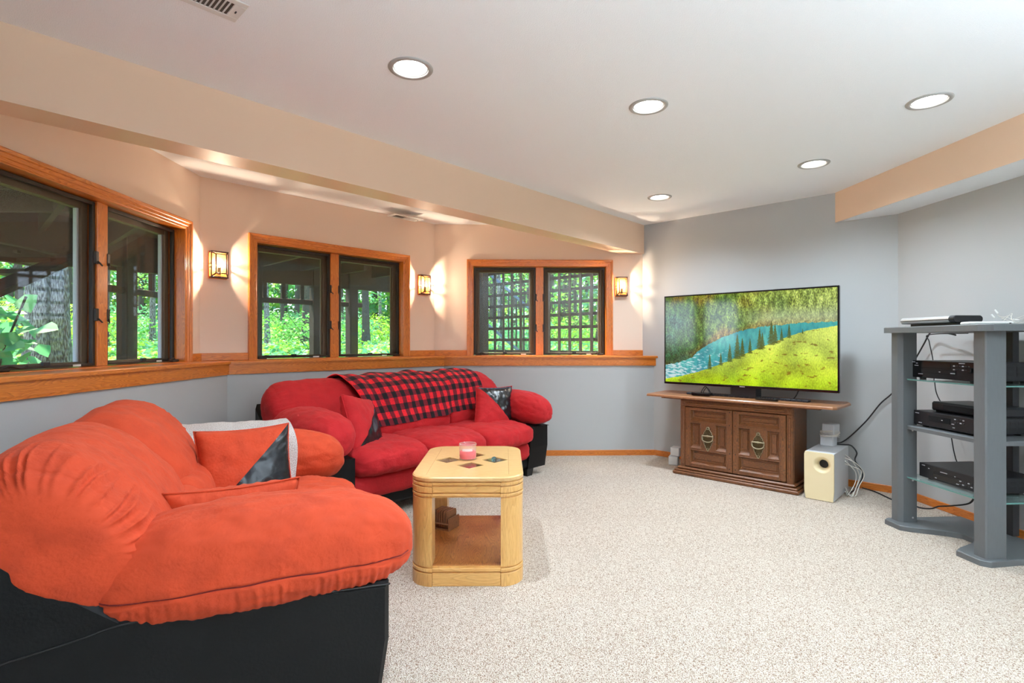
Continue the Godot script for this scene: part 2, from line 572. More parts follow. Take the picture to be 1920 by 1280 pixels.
func casing(st: SurfaceTool, x0: float, x1: float, y0: float, y1: float, side: int) -> void:
	# moulding swept along one side of the opening, mitred at the head; side 0 left, 1 head, 2 right
	var prof := [[0.0, -0.01], [0.0, 0.010], [0.006, 0.014], [0.020, 0.015], [0.024, 0.019], [0.042, 0.021], [0.046, 0.026], [0.060, 0.029], [0.065, 0.027], [0.065, 0.0]]
	for i in prof.size() - 1:
		var a: Array = prof[i]
		var b: Array = prof[i + 1]
		var pa: Vector3; var pb: Vector3; var qa: Vector3; var qb: Vector3
		if side == 0:
			pa = Vector3(x0 - a[0], y0, a[1]); pb = Vector3(x0 - b[0], y0, b[1])
			qa = Vector3(x0 - a[0], y1 + a[0], a[1]); qb = Vector3(x0 - b[0], y1 + b[0], b[1])
		elif side == 2:
			pa = Vector3(x1 + a[0], y0, a[1]); pb = Vector3(x1 + b[0], y0, b[1])
			qa = Vector3(x1 + a[0], y1 + a[0], a[1]); qb = Vector3(x1 + b[0], y1 + b[0], b[1])
		else:
			pa = Vector3(x0 - a[0], y1 + a[0], a[1]); pb = Vector3(x0 - b[0], y1 + b[0], b[1])
			qa = Vector3(x1 + a[0], y1 + a[0], a[1]); qb = Vector3(x1 + b[0], y1 + b[0], b[1])
		var away := Vector3(0, 0, 1)
		var out_dir := Vector3(-1, 0, 0) if side == 0 else (Vector3(1, 0, 0) if side == 2 else Vector3(0, 1, 0))
		if i == 0: away = -out_dir
		elif i == prof.size() - 2: away = out_dir
		else: away = Vector3(0, 0, 1) * absf(b[0] - a[0]) + out_dir * (a[1] - b[1])
		quad(st, pa, pb, qb, qa, away)

func window(k: int, s0: float, called: String, label: String) -> void:
	var w := struct(called, label, wf[k])
	var x0 := s0 + 0.065
	var x1 := s0 + 1.49
	var y0 := LEDGE
	var y1 := 2.0
	var xm := (x0 + x1) / 2
	for side in 3:
		var c := new_st()
		casing(c, x0, x1, y0, y1, side)
		obj("casing", c, M["oak_x" if side == 1 else "oak_y"], w)
	for q in [[x0 - 0.02, x0 + 0.004, y0, y1, "y"], [x1 - 0.004, x1 + 0.02, y0, y1, "y"], [x0, x1, y1 - 0.004, y1 + 0.02, "x"], [x0, x1, y0 - 0.02, y0 + 0.004, "x"]]:
		var j := new_st()
		bx(j, q[0], q[1], q[2], q[3], -0.16, 0.011)
		obj("jamb", j, M["oak_" + q[4]], w)
	var ms := new_st()
	bx(ms, xm - 0.041, xm + 0.041, y0 + 0.004, y1 - 0.004, -0.155, -0.05, 0.003)
	obj("mullion", ms, M.oak_y, w)
	for side in [0, 1]:
		var a := x0 + 0.006 if side == 0 else xm + 0.041
		var b := xm - 0.041 if side == 0 else x1 - 0.006
		var ya := y0 + 0.008
		var yb := y1 - 0.010
		var f := new_st()
		var t := 0.020
		bx(f, a, a + t, ya, yb, -0.085, -0.062, 0.002)
		bx(f, b - t, b, ya, yb, -0.085, -0.062, 0.002)
		bx(f, a + t, b - t, ya, ya + t * 0.8, -0.085, -0.062, 0.002)
		bx(f, a + t, b - t, yb - t, yb, -0.085, -0.062, 0.002)
		var scr := obj("screen_frame", f, M.bronze, w)
		var tabs := new_st()
		bx(tabs, (a + b) / 2 - 0.022, (a + b) / 2 + 0.022, ya + 0.01, ya + 0.032, -0.07, -0.056, 0.002)
		obj("pull_tab", tabs, M.black_plastic, scr)
		var ins := new_st()
		bx(ins, a + t, b - t, ya + t * 0.8, yb - t, -0.0745, -0.0735)
		obj("insect_screen", ins, M.insect_mesh, scr)
		var stk := new_st()
		var sx := (b - 0.16) if side == 0 else b - 0.20
		bx(stk, sx, sx + 0.055, ya + 0.001, ya + 0.012, -0.0625, -0.061)
		obj("maker_label", stk, M.white_plastic, scr)
		# casement sash outside the screen
		var sa := new_st()
		var u := 0.046
		bx(sa, a, a + u, ya, yb, -0.152, -0.105, 0.003)
		bx(sa, b - u, b, ya, yb, -0.152, -0.105, 0.003)
		bx(sa, a + u, b - u, ya, ya + u * 0.5, -0.152, -0.105, 0.003)
		bx(sa, a + u, b - u, yb - u, yb, -0.152, -0.105, 0.003)
		var sash := obj("sash", sa, M.sash_tan, w)
		var be := new_st()
		for q in [[a + u, a + u + 0.012, ya + u * 0.5, yb - u], [b - u - 0.012, b - u, ya + u * 0.5, yb - u]]:
			bx(be, q[0], q[1], q[2], q[3], -0.144, -0.120, 0.001)
		obj("glazing_bead", be, M.sash_white if k == 1 else M.sash_tan, sash)
		var g := new_st()
		bx(g, a + u, b - u, ya + u * 0.5, yb - u, -0.131, -0.128)
		obj("pane", g, M.pane, sash)
		# latches on the mullion
		for yy in [1.345, 1.672]:
			var la := new_st()
			var lx := xm + (-0.044 if side == 0 else 0.044)
			bx(la, lx - 0.012, lx + 0.012, yy - 0.036, yy + 0.036, -0.066, -0.046, 0.003)
			bar(la, Vector3(lx, yy - 0.02, -0.045), Vector3(lx + (0.022 if side == 0 else -0.012), yy - 0.046, -0.034), 0.008, 0.008, 0.002)
			obj("latch", la, M.bronze, w)
		# folding crank on the sill
		var cr := new_st()
		var cx := x0 + 0.06 if side == 0 else x1 - 0.06
		var sg := 1.0 if side == 0 else -1.0
		bx(cr, cx - 0.035, cx + 0.035, y0 + 0.004, y0 + 0.022, -0.05, -0.015, 0.006)
		tube(cr, smooth_path([Vector3(cx, y0 + 0.02, -0.03), Vector3(cx + sg * 0.03, y0 + 0.03, -0.02), Vector3(cx + sg * 0.08, y0 + 0.017, -0.012), Vector3(cx + sg * 0.11, y0 + 0.026, -0.008)], 5), 0.006)
		obj("crank", cr, M.bronze, w)

func build_room() -> void:
	var outline := PackedVector2Array([Vector2(-2.45, 1.55), Vector2(-2.5, 4.08), Vector2(-0.90, 5.78), Vector2(1.40, 5.82), Vector2(3.2, 4.25), Vector2(3.35, 1.72), Vector2(6.15, 1.72), Vector2(6.15, -3.35), Vector2(2.85, -3.35)])
	var pl := PackedVector2Array()
	for p in outline: pl.append(Vector2(p.x, -p.y))
	# floor
	var st := new_st()
	prism(st, pl, -0.12, 0.0)
	var fl := struct("floor", "speckled beige carpet over the whole room")
	obj("carpet", st, M.carpet, fl)
	# main ceiling with a hole for each lamp
	var csg := CSGCombiner3D.new()
	csg.name = "ceiling"
	add_child(csg)
	csg.set_meta("kind", "structure")
	csg.set_meta("label", "white lightly textured main ceiling")
	var cst := new_st()
	prism(cst, pl, H, H + 0.2)
	var cm := CSGMesh3D.new()
	cm.name = "slab"
	cm.mesh = mesh_of(cst)
	csg.add_child(cm)
	for p in LAMPS + ADDED_LAMPS:
		var cy := CSGCylinder3D.new()
		cy.name = "lamp_hole"
		cy.radius = 0.083
		cy.height = 0.2
		cy.sides = 40
		cy.operation = CSGShape3D.OPERATION_SUBTRACTION
		cy.position = V(p, H)
		csg.add_child(cy, true)
	csg.material_override = M.ceiling
	# bay ceiling, a little lower
	var bc := new_st()
	var lz := isect(wn[2], wo[2] + 1.55, -wn["T"], 0.0)
	var pb := PackedVector2Array()
	for p in [wi(1, -0.1, 2, -0.1), wi(2, -0.1, 3, -0.1), wi(3, -0.1, "T", 0.0), wi(2, 1.42, "T", 0.0), wi(2, 1.42, 1, -0.1)]:
		pb.append(Vector2(p.x, -p.y))
	prism(bc, pb, HB, H + 0.01)
	obj("bay_ceiling", bc, M.bay_ceiling, struct("ceiling_bay", "white ceiling of the window bay"))
	# bay walls
	var sides := {1: "wall_left", 2: "wall_back_left", 3: "wall_back"}
	var lens := {1: 2.23, 2: corner[12].distance_to(corner[23]), 3: loc(3, wi(3, 0, "T", 0)).x}
	var s0 := {1: 0.535, 2: 0.345, 3: 0.345}
	for k in 3:
		var i: int = k + 1
		var w := struct(sides[i], ["peach wall of the window bay on the left", "peach middle wall of the window bay", "peach far wall of the window bay"][k], wf[i])
		var L: float = lens[i]
		var a: float = s0[i] + 0.05
		var b: float = s0[i] + 1.505
		var u := new_st()
		var xl := -0.066
		var xr := L + (0.066 if i < 3 else 0.15)
		bx(u, xl, a, 1.0, H, -0.16, 0)
		bx(u, b, xr, 1.0, H, -0.16, 0)
		bx(u, a, b, 2.015, H, -0.16, 0)
		bx(u, xl, xr, 0.0, 1.03, -0.16, 0)
		obj("upper_wall", u, M.peach, w)
		var lo := new_st()
		var d: float = LOW[i]
		var pr: float = LOW[i + 1] if i < 3 else 0.0
		var pl_: float = LOW[i - 1] if i > 1 else 0.0
		var e0 := end_x(i, d, false, pl_)
		var e1 := end_x(i, d, true, pr)
		prism(lo, PackedVector2Array([Vector2(e0, d), Vector2(e1, d), Vector2(L, -0.01), Vector2(0.0, -0.01)]), 0.0, 1.023)
		obj("lower_wall", lo, M.grey_wall, w)
		var bb := new_st()
		prism(bb, PackedVector2Array([Vector2(end_x(i, d + 0.013, false, pl_ + 0.013), d + 0.013), Vector2(end_x(i, d + 0.013, true, pr + 0.013), d + 0.013), Vector2(e1, d), Vector2(e0, d)]), 0.0, 0.057, Transform3D(), 0.004)
		var base := struct("baseboard_" + ["left", "back_left", "back"][k], "", wf[i])
		obj("board", bb, M.oak_x, base)
		# ledge: sill with nosing, apron below, upstand behind
		var t := struct("trim_%d" % i, "oak ledge with apron under the windows", wf[i])
		var si := new_st()
		var n0 := d + 0.032
		prism(si, PackedVector2Array([Vector2(end_x(i, n0, false, pl_ + 0.032), n0), Vector2(end_x(i, n0, true, pr + 0.032) + (0.012 if i == 3 else 0.0), n0), Vector2(L + (0.0 if i == 3 else 0.0), -0.005), Vector2(0, -0.005)]), 1.0225, LEDGE, Transform3D(), 0.005)
		obj("sill", si, M.oak_x, t)
		var ap := new_st()
		var n1 := d + 0.016
		prism(ap, PackedVector2Array([Vector2(end_x(i, n1, false, pl_ + 0.016), n1), Vector2(end_x(i, n1, true, pr + 0.016), n1), Vector2(e1, d - 0.002), Vector2(e0, d - 0.002)]), 0.943, 1.0225)
		bx(ap, e0 + 0.02, e1 - 0.02, 0.955, 0.960, n1 - 0.001, n1 + 0.003)
		obj("apron", ap, M.oak_x, t)
		for q in [[0.0, s0[i]], [s0[i] + 1.555, L]]:
			if q[1] - q[0] < 0.03: continue
			var up := new_st()
			bx(up, q[0], q[1], LEDGE, 1.104, -0.004, 0.016, 0.003)
			obj("upstand", up, M.oak_x, t)
	window(1, s0[1], "window_1", "oak framed casement pair in the left wall of the bay, cropped by the picture's left edge")
	window(2, s0[2], "window_2", "oak framed casement pair in the middle wall of the bay, between two lit sconces")
	window(3, s0[3], "window_3", "oak framed casement pair looking on to the wooden lattice")
	# beam across the mouth of the bay
	var bm := new_st()
	var pm := PackedVector2Array()
	var fr := isect(wn[2], -2.8722, wn["T"], wo["T"])
	var rr := isect(wn[2], -3.0525, wn["T"], wo["T"])
	var dir := dv(YAW + 45)
	for p in [fr, rr, rr - dir * 5.75, fr - dir * 5.75]: pm.append(Vector2(p.x, -p.y))
	var fb := frame(fr, dir)
	var pml := PackedVector2Array([Vector2(0.02, 0), Vector2(0.02, -0.1803), Vector2(-5.6, -0.1803), Vector2(-5.6, 0)])
	prism(bm, pml, 2.132, H + 0.005)
	obj("beam_box", bm, M.peach_beam, struct("trim_4", "long peach boxed beam between the ceiling and the window bay", fb))
	# television wall, right wall and the walls behind the camera
	var lt: float = corner[34].distance_to(corner[45])
	var tw := new_st()
	bx(tw, -0.19, lt + 0.1, 0, H, -0.15, 0)
	obj("plaster", tw, M.grey_wall, struct("wall_back_right", "grey wall behind the television", TF))
	var rw := new_st()
	bx(rw, -0.1, 2.6, 0, H, -0.15, 0)
	obj("plaster", rw, M.grey_wall, struct("wall_right", "grey wall behind the equipment rack", RF))
	var so := new_st()
	var sd := 0.2949
	var tanc := tan(deg_to_rad(43.3))
	var o1 := wi("T", 0, "S", 0)
	var q1 := RF.affine_inverse() * V(o1, 0)
	prism(so, PackedVector2Array([Vector2(0, 0), Vector2(q1.x, q1.z - 0.004), Vector2(2.75, q1.z - 0.004), Vector2(2.75, 0)]), 2.191, H + 0.005)
	var sof := struct("trim_5", "boxed soffit along the right wall, peach on its side and white beneath", RF)
	obj("underside", so, M.ceiling, sof)
	var sf := new_st()
	prism(sf, PackedVector2Array([Vector2(q1.x - 0.004, q1.z - 0.004), Vector2(q1.x, q1.z), Vector2(2.75, q1.z), Vector2(2.75, q1.z - 0.004)]), 2.1905, H + 0.005)
	obj("side_face", sf, M.peach_beam, sof)
	for e in [[TF, "back_right", lt, 0.0], [RF, "right", 2.6, 0.0]]:
		var b2 := new_st()
		bx(b2, 0.0, e[2], 0, 0.057, 0, 0.013, 0.003)
		obj("board", b2, M.oak_x, struct("baseboard_" + e[1], "", e[0]))
	var r1 := Vector2(RF.origin.x, -RF.origin.z) + dv(YAW + 178.3032) * 2.6
	var near1: Vector2 = corner[12] - dv(YAW) * 2.23
	var lend := near1 + dv(YAW + 135) * 7.24
	var pts := [r1, Vector2(6.0, r1.y), Vector2(6.0, -3.2), Vector2(lend.x, -3.2), near1]
	var nm := ["wall_side", "wall_added_door", "wall_rear", "wall_camera"]
	for i in 4:
		var a: Vector2 = pts[i]
		var b: Vector2 = pts[i + 1]
		var L := a.distance_to(b)
		var f := frame(a, (b - a).normalized())
		var ws := struct(nm[i], "", f)
		var s := new_st()
		if i == 1:      # unseen glazed door, added to let more daylight in
			bx(s, -0.1, 1.2, 0, H, -0.15, 0)
			bx(s, 3.4, L + 0.1, 0, H, -0.15, 0)
			bx(s, 1.2, 3.4, 2.1, H, -0.15, 0)
			var dr := struct("door_1", "", f)
			var fs := new_st()
			for x in [1.2, 2.26, 3.32]: bx(fs, x, x + 0.08, 0, 2.1, -0.12, -0.04, 0.004)
			bx(fs, 1.2, 3.4, 2.02, 2.1, -0.12, -0.04, 0.004)
			bx(fs, 1.2, 3.4, 0, 0.1, -0.12, -0.04, 0.004)
			obj("frame", fs, M.oak_y, dr)
			for x in [1.28, 2.34]:
				var gs := new_st()
				bx(gs, x, x + 0.98, 0.1, 2.02, -0.082, -0.078)
				obj("pane", gs, M.pane, dr)
		else:
			bx(s, -0.1 if i != 3 else 0.0, L + 0.1, 0, H, -0.15, 0)
		obj("plaster", s, M.grey_wall, ws)

# ---------------------------------------------------------------- lamps and vents
func recessed(p: Vector2, label: String, grp: String, e := LAMP_E) -> void:
	var t := thing("recessed_light", label, "ceiling light", Transform3D(Basis(), V(p, H)), grp)
	var a := new_st()
	lathe(a, [[0.0785, 0.012], [0.0785, -0.004], [0.081, -0.006], [0.090, -0.007], [0.099, -0.005], [0.102, -0.001], [0.102, 0.003]], 48)
	obj("trim_ring", a, M.lamp_trim, t)
	var gp := new_st()
	lathe(gp, [[0.0785, 0.014], [0.0785, 0.004], [0.0755, 0.004], [0.0755, 0.014]], 48)
	obj("gap_ring", gp, M.foot_black, t)
	var b := new_st()
	lathe(b, [[0.0755, 0.002], [0.072, 0.007], [0.066, 0.012], [0.0625, 0.018]], 48)
	obj("baffle", b, M.white_plastic, t)
	var c := new_st()
	lathe(c, [[0.0, 0.016], [0.03, 0.016], [0.058, 0.017], [0.063, 0.018], [0.063, 0.025], [0.0, 0.025]], 40)
	obj("lens", c, M.lens_glow, t)
	var l := SpotLight3D.new()
	l.name = "lamp"
	l.position = Vector3(0, 0.004, 0)
	l.rotation_degrees = Vector3(-90, 0, 0)
	l.spot_angle = 74
	l.spot_angle_attenuation = 0.85
	l.light_energy = e
	l.light_color = Color(0.89, 0.95, 1.0)
	l.light_size = 0.055
	l.spot_range = 12
	l.spot_attenuation = 2
	l.shadow_enabled = true
	t.add_child(l)

func sconce(k: int, x: float, label: String) -> void:
	var tf: Transform3D = wf[k] * Transform3D(Basis(), Vector3(x, 1.675, 0))
	var t := thing("wall_sconce", label, "wall lamp", tf, "lit glass and copper wall sconces")
	var h := 0.21
	var b := new_st()
	bx(b, -0.066, 0.066, 0, h, 0.0, 0.018, 0.004)
	obj("backplate", b, M.oak_y, t)
	var fr := new_st()
	var base := [Vector3(-0.058, 0.012, 0.055), Vector3(0.058, 0.012, 0.055), Vector3(0.058, h - 0.012, 0.055), Vector3(-0.058, h - 0.012, 0.055)]
	var front := [Vector3(-0.036, 0.036, 0.088), Vector3(0.036, 0.036, 0.088), Vector3(0.036, h - 0.030, 0.088), Vector3(-0.036, h - 0.030, 0.088)]
	for i in 4:
		var j := (i + 1) % 4
		bar(fr, base[i], base[j], 0.008, 0.008, 0.001)
		bar(fr, front[i], front[j], 0.008, 0.008, 0.001)
		bar(fr, base[i], front[i], 0.008, 0.008, 0.001)
		bar(fr, Vector3(base[i].x, base[i].y, 0.018), base[i], 0.008, 0.008, 0.001)
	for s in [-1.0, 1.0]:
		for yy in [0.085, 0.112]:
			bar(fr, Vector3(0.058 * s, yy, 0.018), Vector3(0.058 * s, yy, 0.055), 0.010, 0.006, 0.001)
	bx(fr, -0.062, 0.062, 0.004, 0.013, 0.018, 0.060, 0.001)
	bx(fr, -0.062, 0.062, h - 0.012, h - 0.003, 0.018, 0.060, 0.001)
	obj("copper_frame", fr, M.copper, t)
	var panes := [[front[0], front[1], front[2], front[3]]]
	for i in 4:
		var j := (i + 1) % 4
		panes.append([base[i], base[j], front[j], front[i]])
	for s in [-1.0, 1.0]:
		panes.append([Vector3(0.058 * s, 0.012, 0.018), Vector3(0.058 * s, 0.012, 0.055), Vector3(0.058 * s, h - 0.012, 0.055), Vector3(0.058 * s, h - 0.012, 0.018)])
	for q in panes:
		var g := new_st()
		quad(g, q[0], q[1], q[2], q[3], (q[0] + q[2]) / 2 - Vector3(0, h / 2, 0.03))
		obj("pane", g, M.lamp_pane, t)
	var so := new_st()
	lathe(so, [[0.0, 0.03], [0.012, 0.03], [0.012, 0.085], [0.0, 0.085]], 12, Transform3D(Basis(), Vector3(0, 0, 0.042)))
	obj("socket", so, M.brass, t)
	var bu := new_st()
	lathe(bu, [[0.0, 0.083], [0.006, 0.084], [0.010, 0.100], [0.0115, 0.112], [0.008, 0.130], [0.003, 0.146], [0.0, 0.150]], 12, Transform3D(Basis(), Vector3(0, 0, 0.042)))
	obj("bulb", bu, M.bulb_glow, t)
	var l := OmniLight3D.new()
	l.name = "lamp"
	l.position = Vector3(0, 0.113, 0.042)
	l.light_energy = SCONCE_E
	l.light_color = Color(1.0, 0.90, 0.78)
	l.light_size = 0.01
	l.omni_range = 10
	l.omni_attenuation = 2
	l.shadow_enabled = true
	t.add_child(l)

func added_uplighter(p: Vector2, label: String, share: float) -> void:  # unseen uplighter, added so that its ceiling bounce brightens the room
	var t := thing("added_uplighter", label, "added fill lamp", Transform3D(Basis(), V(p, 0)), "added fill uplighters behind the camera")
	var b := new_st()
	lathe(b, [[0.0, 0.0], [0.14, 0.0], [0.14, 0.012], [0.03, 0.03], [0.014, 0.05], [0.0, 0.05]], 28)
	obj("base", b, M.dark_metal, t)
	var q := new_st()
	tube(q, [Vector3(0, 0.04, 0), Vector3(0, 1.70, 0)], 0.013, 10)
	obj("pole", q, M.dark_metal, t)
	var s := new_st()
	lathe(s, [[0.02, 1.69], [0.08, 1.71], [0.15, 1.76], [0.19, 1.82], [0.185, 1.82], [0.145, 1.765], [0.08, 1.72], [0.0, 1.70]], 32)
	obj("bowl", s, M.white_plastic, t)
	var u := new_st()
	lathe(u, [[0.0, 1.735], [0.03, 1.74], [0.04, 1.77], [0.03, 1.80], [0.0, 1.81]], 16)
	obj("bulb", u, M.lens_glow, t)
	var l := OmniLight3D.new()
	l.name = "lamp"
	l.position = Vector3(0, 1.775, 0)
	l.light_energy = ADDED_UP_E * share
	l.light_color = Color(0.86, 0.94, 1.0)
	l.light_size = 0.035
	l.omni_range = 12
	l.omni_attenuation = 2
	l.shadow_enabled = true
	t.add_child(l)

func vent(tf: Transform3D, w: float, d: float, n: int, label: String) -> void:
	var t := thing("ceiling_vent", label, "air vent", tf)      # x along the length, y down into the room is negative
	var f := new_st()
	var e := 0.03
	bx(f, -w / 2, w / 2, -0.004, 0.0, -d / 2, -d / 2 + e, 0.002)
	bx(f, -w / 2, w / 2, -0.004, 0.0, d / 2 - e, d / 2, 0.002)
	bx(f, -w / 2, -w / 2 + e * 1.4, -0.004, 0.0, -d / 2 + e, d / 2 - e, 0.002)
	bx(f, w / 2 - e * 1.4, w / 2, -0.004, 0.0, -d / 2 + e, d / 2 - e, 0.002)
	obj("frame", f, M.vent_paint, t)
	var bk := new_st()
	bx(bk, -w / 2 + e * 1.4, w / 2 - e * 1.4, -0.0008, -0.0003, -d / 2 + e, d / 2 - e)
	obj("backing", bk, M.vent_dark, t)
	for i in n:
		var s := new_st()
		var x := lerpf(-w / 2 + e * 1.4 + 0.006, w / 2 - e * 1.4 - 0.006, (i + 0.5) / n)
		box(s, Vector3(), Vector3(0.0055, 0.0012, d - 2 * e), 0.0, Transform3D(Basis(Vector3(0, 0, 1), 0.55 if i < n / 2 else -0.55), Vector3(x, -0.0028, 0)))
		obj("slat", s, M.vent_paint, t)
	var lv := new_st()
	bx(lv, w / 2 - 0.026, w / 2 - 0.022, -0.008, -0.003, -0.006, 0.006)
	obj("lever", lv, M.dark_metal, t)

func build_lamps() -> void:
	var lab := ["large recessed downlight nearest the camera, above the loveseat and side table", "recessed downlight in the middle of the ceiling, above the open carpet", "recessed downlight towards the right edge, beside the peach soffit", "small-looking far downlight above the television's left end", "far downlight in front of the end of the peach soffit"]
	for i in LAMPS.size(): recessed(LAMPS[i], lab[i], "recessed ceiling downlights", LAMP_E * [1.1, 0.75, 0.42, 1.1, 0.95][i])
	for p in ADDED_LAMPS: recessed(p, "recessed downlight added unseen behind the camera for fill light", "added fill downlights behind the camera", LAMP_E * (0.35 if p.y > 0.8 else 1.0))
	for p in [[0.62, -0.25, 0.5], [2.3, 0.3, 0.7], [4.0, -0.9, 1.2], [2.6, -2.2, 1.2]]: added_uplighter(Vector2(p[0], p[1]), "white bowl uplighter added unseen behind the camera for fill light", p[2])
	sconce(2, 0.12, "lit glass wall sconce between the left window and the middle window")
	sconce(2, 2.075, "lit glass wall sconce just right of the middle window")
	sconce(3, 1.99, "lit glass wall sconce right of the latticed window, beside the grey wall")
	var vd := dv(YAW + 45)
	vent(Transform3D(Basis(Vector3(vd.x, 0, -vd.y), Vector3.UP, Vector3(vd.y, 0, vd.x)), V(Vector2(-1.030, 2.022) - vd * 0.18, H)), 0.36, 0.15, 17, "white slatted air vent in the main ceiling at the top edge")
	vent(Transform3D(Basis(Vector3(vd.x, 0, -vd.y), Vector3.UP, Vector3(vd.y, 0, vd.x)), V(Vector2(-1.03, 5.115), HB)), 0.34, 0.14, 15, "small air vent in the bay ceiling above the middle window")

# ---------------------------------------------------------------- upholstery
var wrinkle := FastNoiseLite.new()

func sofa_arm_surface(c: Vector3, cx: float, out: float, rough: float) -> Vector3:
	# loaf-shaped arm pillow; out is -1 or 1, the outer side of the sofa
	var q := superq(c, 2.35, 2.9)
	var p := Vector3(q.x * 0.165, q.y * 0.150, q.z * 0.435)
	var low := smoothstep(-0.28, -0.42, q.y) * (1.0 - smoothstep(-0.72, -0.95, q.y)) * smoothstep(0.0, 0.35, q.x * out)
	var z := p.z
	var w := wrinkle.get_noise_3d(z * 60.0, q.y * 5.0, cx)
	var pleat := sin(z * 290.0 + 5.0 * w) * 0.5 + sin(z * 171.0 + 3.0 + 7.0 * w) * 0.5
	var amp := rough * (0.35 + 0.65 * absf(wrinkle.get_noise_2d(z * 120.0, 7.0)) * 2.0)
	var d := low * pleat * 0.0042 * amp
	var above := smoothstep(-0.28, -0.20, q.y) * (1.0 - smoothstep(-0.14, 0.2, q.y)) * smoothstep(0.0, 0.35, q.x * out)
	d += above * pleat * 0.0014 * amp
	d -= 0.006 * exp(-pow((q.y + 0.27) / 0.035, 2.0)) * smoothstep(0.0, 0.3, q.x * out)
	d += 0.007 * wrinkle.get_noise_3d(p.x * 400.0, p.y * 400.0, p.z * 260.0 + cx * 50.0)
	p += Vector3(q.x, q.y, q.z * 0.2).normalized() * d
	p.y -= 0.030 * pow(maxf(q.z, 0.0), 2.0) + 0.02 * pow(maxf(-q.z, 0.0), 2.0)
	p.x += out * (0.02 - 0.03 * q.y * 0.5)
	return p + Vector3(cx, 0.585, 0.645)

func cushion(c: Vector3, half: Vector3, ax: int, a: float, b: float, wr: float, sd: float) -> Vector3:
	# rounded cushion; ax is the axis of the boxier power
	var s := c
	if ax == 0: s = Vector3(c.y, c.z, c.x)
	elif ax == 1: s = Vector3(c.x, c.z, c.y)
	var q := superq(s, a, b)
	if ax == 0: q = Vector3(q.z, q.x, q.y)
	elif ax == 1: q = Vector3(q.x, q.z, q.y)
	var p := q * half
	var d := wr * (0.010 * wrinkle.get_noise_3d(p.x * 260.0 + sd * 90.0, p.y * 260.0, p.z * 260.0) + 0.004 * wrinkle.get_noise_3d(p.x * 900.0, p.y * 900.0 + sd * 31.0, p.z * 900.0))
	return p + q.normalized() * d

